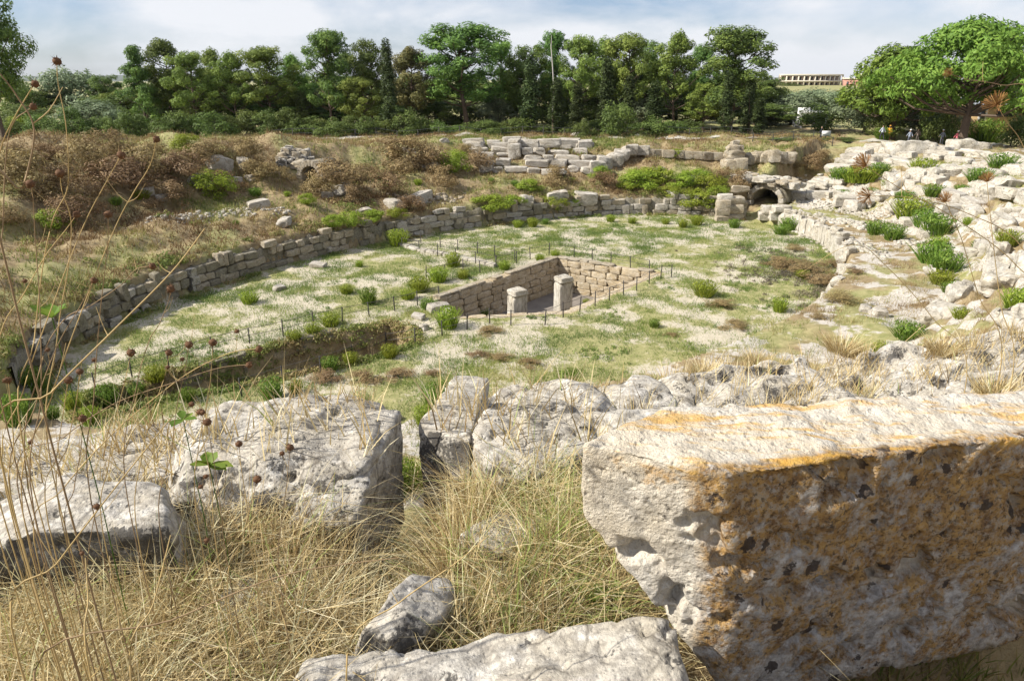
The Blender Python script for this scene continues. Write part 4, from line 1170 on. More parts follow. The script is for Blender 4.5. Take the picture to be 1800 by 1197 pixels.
# ------------------------------------------------------------------ shrubs and tussocks that can be told apart
def tuft_mesh(seed, n, h, spread, w, lean, mat, leafy=0):
    r = np.random.RandomState(seed)
    a = r.uniform(0, 2 * np.pi, n); rad = spread * np.sqrt(r.uniform(0, 1, n)) * .55
    B = np.stack([np.cos(a) * rad, np.sin(a) * rad, np.full(n, -.03)], 1)
    parts = [blades(B, h * r.uniform(.5, 1.1, n), w, a + r.normal(size=n) * .5, lean * r.uniform(.2, 1.3, n), .25 * r.uniform(0, 1, n), 2, r)]
    if leafy:
        k = leafy; t = r.uniform(.25, 1, k); aa = r.uniform(0, 2 * np.pi, k); rr = spread * (.25 + .75 * t) * np.sqrt(r.uniform(0, 1, k)) * .9
        C = np.stack([np.cos(aa) * rr, np.sin(aa) * rr, h * t * (1 - .25 * (rr / spread) ** 2)], 1)
        N_ = unit(np.stack([np.cos(aa) * .8, np.sin(aa) * .8, np.full(k, .6)], 1) + r.normal(size=(k, 3)) * .6)
        parts.append(leafq(C, N_, h * .15 * r.uniform(.6, 1.4, k), h * .05, r, axis=unit(r.normal(size=(k, 3)) * .4 + [0, 0, 1.0])))
    V, F, rn = join(parts)
    m = mesh_np("tuft", V, F, False, {"rnd": rn}); m.materials.append(mat)
    return m
TF = {'bright': [tuft_mesh(400 + i, 150, .75, .55, .035, .45, LM['bright'], 620) for i in range(4)],
      'green': [tuft_mesh(410 + i, 150, .75, .55, .035, .45, LM['weed'], 620) for i in range(4)],
      'straw': [tuft_mesh(420 + i, 420, .55, .35, .012, .5, LM['straw']) for i in range(3)]}
BROWN = [tree_mesh(430 + i, 1.6, 2.6, .05, p_round, 26, .42, 120, .16, .05, .8, .6, .03, 0, bark=GREYBARK, leafmat=LM['brown'])[0] for i in range(3)]
OLIVEB = [tree_mesh(440 + i, 1.6, 2.6, .05, p_round, 26, .42, 120, .16, .07, .8, .6, .03, 0, bark=GREYBARK, leafmat=LM['bright'])[0] for i in range(2)]

def shrubs(name, pts, meshes, wref, label, cat, group, hscale=1.0, t0=12):
    pts = sorted(pts)
    for i, (px, py, w) in enumerate(pts):
        p = at(px, py, t0)
        if t0 < 5: p.z = surf(np.array([p.x]), np.array([p.y]))[0]
        k = (w / 1216 * math.hypot(p.y, CAM_Z - p.z)) / wref * random.uniform(.62, 1.2)
        tag(O(name, meshes[i % len(meshes)], None, None, p, (0, 0, random.uniform(0, 6)), (k, k, k * hscale * random.uniform(.85, 1.2))), label % ordn(i), cat, group)
random.seed(31)
ARENA_SH = [(610, 516, 24), (632, 469, 22), (648, 533, 40), (717, 526, 28), (752, 542, 34), (797, 468, 28), (770, 495, 50), (738, 512, 40), (814, 490, 30), (887, 474, 32), (949, 459, 24), (976, 453, 26), (787, 576, 50), (846, 558, 34), (1031, 536, 26),
            (685, 628, 40), (617, 640, 36), (1370, 548, 52), (1238, 520, 40), (439, 533, 36), (517, 598, 42), (550, 588, 34), (582, 572, 34), (275, 668, 66), (580, 650, 40), (910, 400, 20), (936, 399, 18), (959, 394, 16), (1073, 390, 18), (1111, 393, 20), (1170, 394, 26),
            (1225, 396, 22), (700, 432, 34), (1290, 400, 30), (1200, 400, 18), (1410, 490, 40), (1150, 575, 26)]
shrubs("arena_shrub", ARENA_SH, TF['bright'] + TF['green'][:1], 1.0, "%s yellow-green shrub counting from the left on the arena floor", "shrub", "yellow-green shrubs on the arena floor", .9)
BANK_GREEN = [(330, 268, 56), (42, 238, 60), (160, 245, 22), (675, 318, 34), (640, 345, 20), (800, 300, 44), (785, 292, 30), (865, 322, 44), (905, 328, 34), (560, 320, 26), (415, 395, 40), (450, 345, 60), (370, 345, 50), (250, 350, 60), (205, 360, 50), (100, 400, 60), (505, 345, 34), (735, 325, 40), (1005, 320, 40), (1055, 315, 34),
              (540, 360, 26), (1190, 275, 30)]
shrubs("bank_shrub", BANK_GREEN, OLIVEB + TF['green'][:2] + TF['bright'][:1], 2.0, "%s green shrub counting from the left on the far bank", "shrub", "green shrubs on the far bank", .8)
BANK_HEATH = [(1125, 330, 60), (1160, 325, 74), (1200, 330, 80), (1245, 335, 60), (1180, 345, 60), (1130, 318, 50), (1225, 318, 60), (1265, 345, 50), (1100, 335, 50), (860, 372, 70), (900, 366, 50), (970, 366, 60), (1010, 364, 40), (1225, 362, 60), (1250, 366, 40), (620, 395, 50), (660, 388, 50), (700, 380, 40), (585, 400, 40), (930, 335, 50)]
shrubs("heath_clump", BANK_HEATH, OLIVEB, 2.5, "%s olive-green heath clump counting from the left on the far bank", "shrub", "olive-green heath clumps on the far bank", .62)
BANK_BROWN = [(220, 335, 110), (320, 320, 120), (395, 335, 90), (455, 320, 90), (590, 330, 100), (640, 318, 70), (700, 300, 90), (120, 350, 120), (50, 340, 110), (150, 300, 100), (260, 300, 110), (430, 285, 70), (500, 318, 60), (745, 300, 80), (820, 272, 60), (840, 300, 50), (780, 325, 60),
              (90, 290, 100), (200, 275, 90), (360, 285, 90), (30, 290, 90), (560, 345, 70), (1270, 320, 60), (1300, 330, 60), (1060, 330, 60), (980, 325, 60), (20, 400, 90), (130, 400, 80), (300, 360, 70), (1425, 300, 70), (1445, 290, 60), (1400, 305, 50), (680, 345, 70), (620, 360, 60), (720, 372, 50)]
shrubs("withered_shrub", BANK_BROWN, BROWN, 2.5, "%s withered brown shrub counting from the left on the far bank", "shrub", "withered brown shrubs on the far bank", .72)
ARENA_BROWN = [(1410, 478, 70), (1450, 500, 80), (1380, 470, 60), (1480, 530, 70), (1440, 560, 60), (1500, 480, 50), (1395, 440, 46), (880, 632, 60), (930, 640, 50), (840, 625, 50), (640, 668, 60), (700, 662, 60), (760, 660, 50), (1270, 540, 44), (1290, 575, 50), (1180, 590, 40), (570, 668, 60), (860, 585, 60), (1460, 470, 50)]
shrubs("withered_shrub", ARENA_BROWN, BROWN, 2.5, "%s grey-brown withered shrub counting from the left on the arena floor", "shrub", "withered shrubs on the arena floor", .32)
RIGHT_GREEN = [(1500, 320, 50), (1475, 318, 40), (1545, 305, 34), (1520, 320, 46), (1560, 330, 30), (1600, 385, 60), (1625, 398, 56), (1645, 412, 60), (1650, 436, 56), (1570, 422, 50), (1540, 412, 40), (1640, 462, 60), (1660, 480, 60), (1655, 500, 60), (1670, 515, 50), (1372, 412, 40), (1390, 405, 36), (1550, 245, 30), (1660, 248, 40), (1730, 250, 60),
               (1620, 310, 50), (1590, 355, 40), (1690, 340, 44), (1720, 320, 40), (1580, 350, 30), (1770, 430, 40), (1720, 440, 34), (1790, 545, 60), (1690, 560, 46), (1595, 595, 60), (1550, 620, 50), (1640, 345, 34), (1760, 300, 50), (1700, 395, 30), (1480, 345, 26), (1530, 345, 26)]
shrubs("seat_shrub", RIGHT_GREEN, TF['green'] + TF['bright'][:2], 1.0, "%s green shrub counting from the left among the white seats", "shrub", "green shrubs among the seats", .75)
LIP = [(960, 770, 60), (1075, 735, 80), (1040, 720, 60), (1180, 700, 80), (1290, 700, 90), (880, 720, 70), (830, 750, 70), (1140, 690, 60), (1430, 660, 60), (1560, 660, 70), (1640, 690, 80), (1750, 700, 80), (1790, 660, 60), (1380, 690, 90), (1000, 690, 60), (770, 820, 60), (1240, 660, 60), (1330, 640, 60), (1480, 620, 60), (1500, 690, 70), (1700, 640, 60), (940, 830, 60), (820, 850, 60)]
shrubs("dry_tussock", LIP, TF['straw'], .62, "%s dry straw tussock counting from the left among the rocks behind the great block", "grass tussock", "dry tussocks among the near rocks", .62, 2.4)
WEEDS = [(130, 720, 46), (190, 715, 40), (95, 735, 42), (35, 745, 50), (160, 745, 40), (60, 690, 50), (240, 700, 36), (20, 720, 46), (550, 745, 40), (590, 740, 40), (690, 870, 90), (660, 850, 70), (720, 860, 70), (640, 720, 40), (770, 720, 60), (745, 745, 50), (480, 700, 40), (520, 690, 40), (330, 705, 40), (1150, 690, 34), (1000, 680, 34)]
shrubs("green_weed", WEEDS, TF['green'] + TF['bright'][:2], 1.0, "%s fresh green weed counting from the left among the near boulders", "weed", "green weeds among the near boulders", 1.15, 2.4)

for i, (x_, y_, s_, lab) in enumerate([(-.50, 3.15, .34, "bright green bush filling the gap beside the upright slab"), (-.46, 3.65, .42, "taller green bush behind it at the back of the gap")]):
    tag(O("green_bush", TF['green'][i], None, None, (x_, y_, hz(x_, y_)), (0, 0, i), (s_, s_, s_ * 1.5)), lab, "bush", "green weeds among the near boulders")
# ------------------------------------------------------------------ grass, straw and scrub nobody could count
def scatter(n, cond, x0, x1, y0, y1, seed):
    r = np.random.RandomState(seed)
    x = r.uniform(x0, x1, n); y = r.uniform(y0, y1, n)
    keep = (np.abs(x) < .84 * y + 3) & (r.uniform(0, 1, n) < cond(x, y))
    return x[keep], y[keep], r
def tufts(x, y, r, k, h, w, spread, lean, tint, name, mat, label, segs=1, zo=-.02, rocks=False):
    n = len(x)
    X = np.repeat(x, k) + r.normal(size=n * k) * spread; Y = np.repeat(y, k) + r.normal(size=n * k) * spread
    Z = (surf(X, Y) if rocks else hgt(X, Y)) + zo
    hh = np.repeat(h * r.uniform(.5, 1.4, n), k) * r.uniform(.55, 1.15, n * k)
    tt = np.clip(np.repeat(tint, k) + r.normal(size=n * k) * .12, 0, 1)
    V, F, rn = blades(np.stack([X, Y, Z], 1), hh, w * r.uniform(.7, 1.4, n * k), r.uniform(0, 6.28, n * k), lean * r.uniform(0, 1.5, n * k), .3 * r.uniform(0, 1, n * k), segs, r, tint=tt)
    return tag(O(name, mesh_np(name, V, F, False, {"rnd": rn}), mat), label, None, None, "stuff")
inpit = lambda x, y: (poly_sd(x, y, PIT) > .8)
def c_arena(x, y):
    u, v, d, sv = ring(x, y)
    return (d < -.1) * inpit(x, y) * np.clip(.34 + 1.5 * fbm2(x, y, .22, 4, 21) * .6 - 1.3 * fbm2(x, y, .6, 4, 22) + .5 * (fbm2(x, y, 2.2, 2, 5)), .08, 1)
x, y, r = scatter(230000, c_arena, -20, 26, 22, 66, 51)
tint = np.clip(.38 + .9 * fbm2(x, y, .3, 3, 55) + .15 * r.normal(size=len(x)), 0, 1)
tufts(x, y, r, 4, .19, .026, .16, .45, tint, "arena_grass", LM['meadow'], "thin green grass growing in patches over the arena floor")
def c_bank(x, y):
    u, v, d, sv = ring(x, y)
    return (d > .5) * (d < 60) * (sv < .04) * (np.hypot(x, y) < 100) * np.clip(.55 + .9 * fbm2(x, y, .25, 3, 56), .1, 1) * (np.abs(v) > 2)
x, y, r = scatter(110000, c_bank, -75, 40, 20, 100, 52)
tint = np.clip(.45 + 1.5 * fbm2(x, y, .16, 4, 57) + .2 * r.normal(size=len(x)), 0, 1)
tufts(x, y, r, 7, .42, .05, .22, .5, tint, "bank_grass", LM['bank'], "brown and green rough grass covering the far bank")
def scrub(x, y, r, k, rad, tint, name, mat, label, ll=.2, lw=.07):
    n = len(x); R_ = np.repeat(rad * r.uniform(.5, 1.4, n), k)
    D = unit(r.normal(size=(n * k, 3))); D[:, 2] = np.abs(D[:, 2])
    C = np.stack([np.repeat(x, k), np.repeat(y, k), np.repeat(hgt(x, y), k)], 1) + D * (R_ * r.uniform(.5, 1.0, n * k))[:, None] * [1, 1, .75]
    V, F, _ = leafq(C, unit(D + r.normal(size=D.shape) * .6), ll * r.uniform(.6, 1.4, n * k), lw, r, axis=unit(r.normal(size=D.shape) * .6 + [0, 0, 1.0]))
    tt = np.clip(np.repeat(tint, k) + r.normal(size=n * k) * .15, 0, 1)
    return tag(O(name, mesh_np(name, V, F, False, {"rnd": np.repeat(tt, 4)}), mat), label, None, None, "stuff")
def c_scrub(x, y):
    return c_bank(x, y) * np.clip(.05 + 1.6 * fbm2(x, y, .12, 4, 66), 0, 1)
x, y, r = scatter(22000, c_scrub, -75, 40, 20, 95, 66)
scrub(x, y, r, 34, .55, np.clip(.55 + 1.2 * fbm2(x, y, .2, 3, 67), 0, 1), "bank_scrub", LM['bank'], "low mixed brown and olive scrub matting the far bank", .24, .08)
def c_seat(x, y):
    u, v, d, sv = ring(x, y); q_ = np.hypot(x, y)
    return (d > .6) * (sv > 0) * (q_ > 6) * (q_ < 90) * np.clip(.2 + 1.2 * fbm2(x, y, .5, 4, 58), 0, 1)
x, y, r = scatter(110000, c_seat, -12, 60, 6, 80, 53)
tint = np.clip(.55 + .9 * fbm2(x, y, .3, 3, 59), 0, 1)
tufts(x, y, r, 6, .32, .022, .13, .45, tint, "seat_grass", LM['bank'], "yellow-green grass growing in the joints of the seats")
# patches of taller weeds on the arena floor
def c_aw(x, y):
    return (ring(x, y)[2] < -.3) * inpit(x, y) * np.clip(-.24 + 1.3 * fbm2(x, y, .28, 4, 81), 0, 1)
x, y, r = scatter(34000, c_aw, -20, 26, 22, 66, 82)
scrub(x, y, r, 18, .22, np.clip(.35 + .9 * fbm2(x, y, .4, 3, 83), 0, 1), "arena_weeds", LM['meadow'], "patches of taller green weeds on the arena floor", .17, .035)
# withered growth at the arena's right end
LM['dun'] = leaf_mat("dun_withered_growth", [(0, (.10, .085, .060)), (.5, (.19, .160, .110)), (1, (.28, .250, .150))], .2, .1)
wc = at(1430, 500, 12)
def c_wp(x, y):
    return np.exp(-(((x - wc.x) / 3.2) ** 2 + ((y - wc.y) / 7.0) ** 2)) * np.clip(.5 + 1.2 * fbm2(x, y, .5, 3, 75), 0, 1) * (ring(x, y)[2] < -.3)
x, y, r = scatter(5000, c_wp, wc.x - 7, wc.x + 5, wc.y - 13, wc.y + 13, 76)
scrub(x, y, r, 24, .26, np.clip(.3 + .8 * fbm2(x, y, .4, 3, 77), 0, 1), "withered_growth", LM['dun'], "grey-brown withered growth spread over the arena's right end", .16, .04)
# overgrown trench sides
def c_tr(x, y):
    t = poly_sd(x, y, TRENCH); return (t < .5) * (t > -1.3) * .8
x, y, r = scatter(9500, c_tr, -18, -3, 22, 36, 68)
scrub(x, y, r, 26, .30, np.clip(.8 + .9 * fbm2(x, y, .5, 3, 69), 0, 1), "trench_scrub", LM['bank'], "dark low scrub overgrowing the sides of the trench", .16, .06)
# growth along the far wall's top and foot
def c_wall(x, y):
    u, v, d, sv = ring(x, y); return (sv < .02) * ((d > .45) & (d < 1.6) | (d < -.05) & (d > -.7)) * np.clip(.15 + 1.5 * fbm2(x, y, .35, 3, 71), 0, 1)
x, y, r = scatter(60000, c_wall, -28, 24, 20, 68, 72)
scrub(x, y, r, 22, .32, np.clip(.7 + .9 * fbm2(x, y, .3, 3, 73), 0, 1), "wall_weeds", LM['bank'], "weeds hanging over the far wall and growing at its foot", .2, .06)
# the near slope
def c_lip(x, y):
    q_ = np.hypot(x, y)
    return (q_ > 2.8) * (q_ < 16) * np.clip(.42 + 1.3 * fbm2(x, y, .9, 3, 60), 0, 1)
x, y, r = scatter(17000, c_lip, -9, 12, 2.4, 15, 54)
tint = np.clip(.5 + .5 * r.normal(size=len(x)) * .5, 0, .95)
tufts(x, y, r, 9, .26, .007, .05, .5, tint, "lip_grass", LM['straw'], "dry grass on the broken slope and in the hollows of the near rocks", 2, -.01, True)
# straw in the foreground
ROCKS_XY = [(c[0], c[1], dm[0], dm[1], rz) for _, c, dm, rz, *_ in FR]
def c_fore(x, y):
    k = np.clip(.62 + 1.0 * fbm2(x, y, 1.6, 3, 61), .18, 1)
    for cx, cy, dx, dy, rz in ROCKS_XY:
        c_, s_ = math.cos(-rz), math.sin(-rz); lx = (x - cx) * c_ - (y - cy) * s_; ly = (x - cx) * s_ + (y - cy) * c_
        k = k * np.where((np.abs(lx) < .44 * dx) & (np.abs(ly) < .42 * dy), .0, 1)
    blk = (x > .22) & (y > 1.55 + .0 * x) & (x > .25 + (2.0 - y) * .0)
    k = k * np.where((x > .45) & (y < 1.72), .12, 1) * np.where((x > .6) & (y > 1.6) & (y < 2.1), 0, 1)
    return k * (y > .75) * (y < 3.6) * np.where((x > -.66) & (x < -.36) & (y > 2.55), .1, 1)
r = np.random.RandomState(55)
x = r.uniform(-3.2, 1.5, 130000); y = r.uniform(.8, 3.5, 130000)
keep = (np.abs(x) < .84 * y + .4) & (r.uniform(0, 1, len(x)) < c_fore(x, y)); x, y = x[keep], y[keep]
n = len(x)
cl = fbm2(x, y, 3.2, 3, 62)
az = 2.2 * np.pi * fbm2(x, y, 1.1, 2, 63) + r.normal(size=n) * 1.9
hh = (.17 + .20 * np.clip(cl + .35, 0, 1) + .10 * sst(-.7, -1.3, x)) * r.uniform(.45, 1.35, n) * np.where(x > .45, .5, 1)
V, F, rn = blades(np.stack([x, y, hgt(x, y) - .01], 1), hh, .0031 * r.uniform(.5, 2.1, n), az, .75 * r.uniform(0, 1.4, n), r.uniform(-.2, 1.2, n), 4, r, tint=np.where(r.uniform(0, 1, n) < .06 + .30 * sst(-.3, .25, x) * sst(.5, .3, x), 1.0, np.clip(.52 + .36 * r.normal(size=n) + .5 * fbm2(x, y, 1.4, 2, 64), 0, .95)))
tag(O("dry_grass", mesh_np("dry_grass", V, F, False, {"rnd": rn}), LM['straw']), "tangled golden dry grass filling the foreground between the boulders", None, None, "stuff")
# weeds in the hollow under the great block's right end
x, y, r = scatter(900, lambda a, b: np.ones(len(a)) * .9, .9, 2.3, 1.2, 2.0, 91)
tufts(x, y, r, 7, .16, .006, .03, .5, np.clip(.75 + .3 * r.normal(size=len(x)), 0, 1), "hollow_weeds", LM['bank'], "dark weeds in the hollow under the great block's right end", 3)
# broken straw lying criss-cross
n = 5200; x = r.uniform(-2.6, 1.0, n); y = r.uniform(.9, 2.9, n); az = r.uniform(0, 6.28, n)
V, F, rn = blades(np.stack([x, y, hgt(x, y) + r.uniform(.0, .22, n)], 1), .05, .0032, az, r.uniform(3, 8, n), r.uniform(-1, 1.5, n), 3, r, tint=np.clip(.62 + .25 * r.normal(size=n), 0, .95))
tag(O("fallen_straw", mesh_np("fallen_straw", V, F, False, {"rnd": rn}), LM['straw']), "broken pale straw lying criss-cross on the foreground grass", None, None, "stuff")

# ------------------------------------------------------------------ tall dry stalks with seed heads
LM['stalk_dark'] = plain_mat("weathered_stalk", (.27, .185, .10), .7, .5, 14)
def head_mesh(seed, spiky=26):
    r = np.random.RandomState(seed)
    V, F = boxgrid((2, 2, 2), .5); D = unit(V); V = D * (1 + .22 * fbm(D * 2.5, 3, seed % 5))[:, None] * np.array([1, 1, .85])
    parts = [(V, F, np.zeros(len(V)))]
    D = unit(r.normal(size=(spiky, 3)))
    a = unit(np.cross(D, r.normal(size=(spiky, 3)))) * .16
    Vs = np.stack([D * .8 - a, D * .8 + a, D * r.uniform(1.3, 2.0, spiky)[:, None]], 1).reshape(-1, 3)
    parts.append((Vs, np.arange(3 * spiky).reshape(-1, 3), np.zeros(len(Vs))))
    V, F, _ = join(parts); m = mesh_np("seed_head", V, F); m.materials.append(LM['head']); return m
HEADS = [head_mesh(i) for i in range(4)]
def umbel_mesh(seed):
    r = np.random.RandomState(seed); n = 90
    D = unit(r.normal(size=(n, 3)) * [1, 1, .55] + [0, 0, .75]); parts = []
    for d_ in D:
        m_ = d_ * .55 + [0, 0, .12]; V, F = tube([(0, 0, 0), m_, d_ * r.uniform(.8, 1.1) + [0, 0, .28]], np.array([.016, .014, .03]), 3); parts.append((V, F, np.zeros(len(V))))
    V, F, _ = join(parts); m = mesh_np("seed_umbel", V, F); m.materials.append(plain_mat("rusty_umbel_%d" % seed, (.32, .17, .06), .7, .4, 30)); return m
UMB = [umbel_mesh(i) for i in range(2)]
def smooth(P, k=6):
    P = [Vector(p) for p in P]; out = []
    for i in range(len(P) - 1):
        a, b, c, d = P[max(i - 1, 0)], P[i], P[i + 1], P[min(i + 2, len(P) - 1)]
        for j in range(k):
            t = j / k
            out.append(.5 * ((2 * b) + (c - a) * t + (2 * a - 5 * b + 4 * c - d) * t * t + (3 * b - a - 3 * c + d) * t ** 3))
    return out + [P[-1]]
def stalk(pix, t_top, t_base, label, hr=.0085, r0=.0017, umbel=False, group="tall dry stalks in the left foreground", headless=False):
    """a stem whose bends follow the photograph, rooted in the ground and rising to its head"""
    n = len(pix)
    P = [dep(x, y, t_top + (t_base - t_top) * (i / (n - 1))) for i, (x, y) in enumerate(pix)]
    b = P[-1].copy(); b.z = hz(b.x, b.y) - .02
    if P[-1].z - b.z > .03: P.append(b)
    P = smooth(P[::-1])
    base = P[0]
    e = tag(E("dry_stalk", base), label, "dry stalk", group)
    L = [p - base for p in P]
    V, F = tube(L, np.linspace(r0, r0 * .45, len(L)), 5); O("stem", mesh_np("stem", V, F, True), (LM['stalk'] if len(label) % 3 else LM['stalk_dark']), e)
    rs = random.Random(len(label) * 7 + int(pix[0][0]))
    for k in range(rs.randint(1, 3)):                      # side twigs and withered leaves
        i = rs.randint(len(L) // 3, len(L) - 3); d_ = Vector((rs.uniform(-1, 1), rs.uniform(-.5, .5), rs.uniform(.3, 1.1))).normalized(); l_ = rs.uniform(.03, .11)
        V, F = tube(smooth([L[i], L[i] + d_ * l_ * .5 + Vector((0, 0, -.005)), L[i] + d_ * l_ + Vector((0, 0, .01))], 3), np.linspace(r0 * .5, r0 * .25, 7), 4); O("twig", mesh_np("twig", V, F, True), LM['stalk'], e)
        if rs.random() < .35 and not headless and not umbel: O("seed_head", rs.choice(HEADS), None, e, L[i] + d_ * l_ + Vector((0, 0, .01)), (0, 0, 0), hr * .7)
    if headless: return
    up = (L[-1] - L[-2]).normalized(); q_ = up.to_track_quat('Z', 'Y').to_euler()
    O("seed_head", random.choice(UMB if umbel else HEADS), None, e, L[-1], q_, hr)
random.seed(77)
ST = [([(100, 108), (102, 147), (115, 214), (120, 284), (117, 337), (94, 384), (75, 470), (60, 600), (40, 780)], 1.5, 1.75, "tallest dry stalk with a pointed seed head against the sky"),
      ([(275, 245), (264, 290), (234, 340), (204, 397), (150, 530), (90, 700), (40, 900)], 1.5, 1.8, "straight slanting stalk with a seed head left of the green shrub"),
      ([(213, 273), (187, 320), (147, 397), (95, 530), (40, 690), (10, 860)], 1.5, 1.75, "slanting stalk parallel to and left of the straight one"),
      ([(62, 148), (53, 160), (20, 217), (0, 267), (-30, 400), (-50, 700)], 1.35, 1.6, "dark ragged seed head high at the left edge"),
      ([(58, 188), (45, 197), (25, 214), (12, 260), (5, 400), (0, 700)], 1.4, 1.6, "ragged seed head just below the highest left one"),
      ([(105, 305), (110, 340), (125, 390), (120, 470), (100, 600), (90, 820)], 1.6, 1.8, "seed head beside the tallest stalk's lower bend"),
      ([(53, 323), (58, 350), (62, 420), (70, 540), (72, 700), (60, 900)], 1.55, 1.75, "upright yellow stalk with a small head near the left edge"),
      ([(135, 377), (115, 405), (80, 450), (40, 520), (0, 590), (-40, 800)], 1.6, 1.8, "short head on a stalk sweeping down to the left edge"),
      ([(190, 377), (190, 420), (184, 480), (175, 560), (165, 700), (160, 880)], 1.6, 1.85, "upright thin stalk with a head below the slanting pair"),
      ([(268, 468), (240, 473), (214, 500), (160, 537), (110, 565), (70, 650), (50, 860)], 1.6, 1.8, "seed head arching to the right over the shaded wall"),
      ([(165, 493), (140, 540), (100, 610), (60, 720), (20, 880)], 1.6, 1.8, "twin-looking seed head on the slanting stem over the wall"),
      ([(300, 508), (296, 530), (280, 570), (262, 600), (240, 680), (220, 850)], 1.9, 2.1, "pale seed head over the arena's left grass"),
      ([(455, 614), (420, 616), (380, 630), (334, 654), (284, 690), (200, 760), (110, 860), (60, 950)], 1.7, 1.9, "long arching stalk whose head reaches over the trench"),
      ([(438, 641), (384, 647), (300, 674), (200, 710), (110, 770), (30, 850)], 1.7, 1.9, "lower arching stalk beneath the one over the trench"),
      ([(374, 602), (372, 640), (366, 700), (350, 780), (345, 900)], 2.0, 2.15, "seed head in front of the trench fence"),
      ([(332, 606), (325, 650), (310, 720), (300, 800), (280, 920)], 2.0, 2.15, "dark round seed head left of the trench fence posts"),
      ([(297, 620), (290, 660), (270, 720), (250, 800), (240, 930)], 1.95, 2.1, "seed head above the bushy weed by the trench"),
      ([(230, 620), (222, 660), (205, 730), (190, 820), (180, 930)], 1.9, 2.1, "seed head left of the bushy weed by the trench"),
      ([(140, 653), (135, 700), (120, 780), (105, 900)], 1.7, 1.8, "large dark seed head above the left boulders"),
      ([(120, 668), (112, 720), (100, 800), (85, 920)], 1.7, 1.8, "dark seed head close to the large one above the boulders"),
      ([(14, 668), (20, 720), (25, 800), (30, 920)], 1.5, 1.6, "dark seed head touching the left edge"),
      ([(352, 724), (358, 780), (372, 850), (380, 960)], 2.0, 2.1, "seed head against the broad boulder's top"),
      ([(364, 742), (374, 800), (385, 870), (398, 980)], 1.95, 2.05, "darker seed head against the broad boulder's top"),
      ([(145, 735), (142, 790), (130, 860), (120, 960)], 1.7, 1.8, "rusty small head over the low left boulder"),
      ([(420, 780), (425, 830), (436, 900), (445, 990)], 1.9, 2.0, "tiny rusty head on the broad boulder's face"),
      ([(510, 786), (505, 840), (498, 900), (490, 1000)], 1.95, 2.05, "tiny head at the broad boulder's right end"),
      ([(452, 842), (440, 890), (425, 950), (400, 1040)], 1.8, 1.9, "dark head in the shade under the broad boulder"),
      ([(170, 890), (160, 940), (150, 1010), (140, 1080)], 1.5, 1.55, "dark head low in the left foreground straw")]
for pix, tt, tb, lab in ST: stalk(pix, tt, tb, lab, hr=.0088 * tt / 1.7 * random.uniform(.9, 1.2))
for k, (pix, tt, tb) in enumerate([([(360, 402), (300, 480), (190, 590), (90, 690), (0, 800)], 1.5, 1.6), ([(0, 130), (30, 170), (60, 230), (40, 330), (0, 420)], 1.35, 1.45),
                                    ([(300, 735), (200, 860), (100, 990), (20, 1100)], 1.5, 1.5), ([(700, 980), (500, 1010), (300, 1090), (60, 1180)], 1.55, 1.5), ([(860, 940), (800, 990), (700, 1060), (610, 1150)], 1.8, 1.7), ([(150, 980), (155, 1050), (160, 1190)], 1.45, 1.42), ([(300, 940), (270, 1060), (230, 1190)], 1.5, 1.45)]):
    stalk(pix, tt, tb, "%s bare bent straw stem without a head at the left" % ordn(k), headless=True, r0=.0026)
# coarse dry umbels leaning in from the right
UM = [([(1752, 185), (1770, 215), (1800, 260), (1840, 380), (1870, 600)], 2.7, 3.0, .046, "large rusty umbel before the stone pines"), ([(1522, 292), (1580, 330), (1680, 385), (1790, 470), (1870, 600)], 2.8, 3.1, .046, "rusty umbel before the rim rocks, leftmost of the right-hand umbels"),
      ([(1528, 345), (1600, 348), (1700, 375), (1800, 440), (1860, 620)], 2.8, 3.1, .040, "rusty umbel hanging over the terrace blocks"), ([(1662, 355), (1690, 420), (1720, 520), (1760, 640)], 2.9, 3.2, .034, "small dark umbel in the middle of the white seats"),
      ([(1735, 320), (1745, 420), (1760, 540), (1780, 660)], 2.9, 3.2, .034, "faded umbel near the right edge of the seats"), ([(1408, 480), (1500, 430), (1560, 470), (1640, 560), (1700, 660)], 3.2, 3.5, .002, "thin arching stem crossing the right-hand terrace"),
      ([(1670, 130), (1700, 140), (1760, 150), (1820, 175), (1860, 420), (1870, 600)], 2.7, 2.9, .022, "small withered head on a thin stem before the big umbrella pine")]
for pix, tt, tb, hr, lab in UM: stalk(pix, tt, tb, lab, hr=hr, r0=.0026, umbel=True, group="dry umbels leaning in from the right")
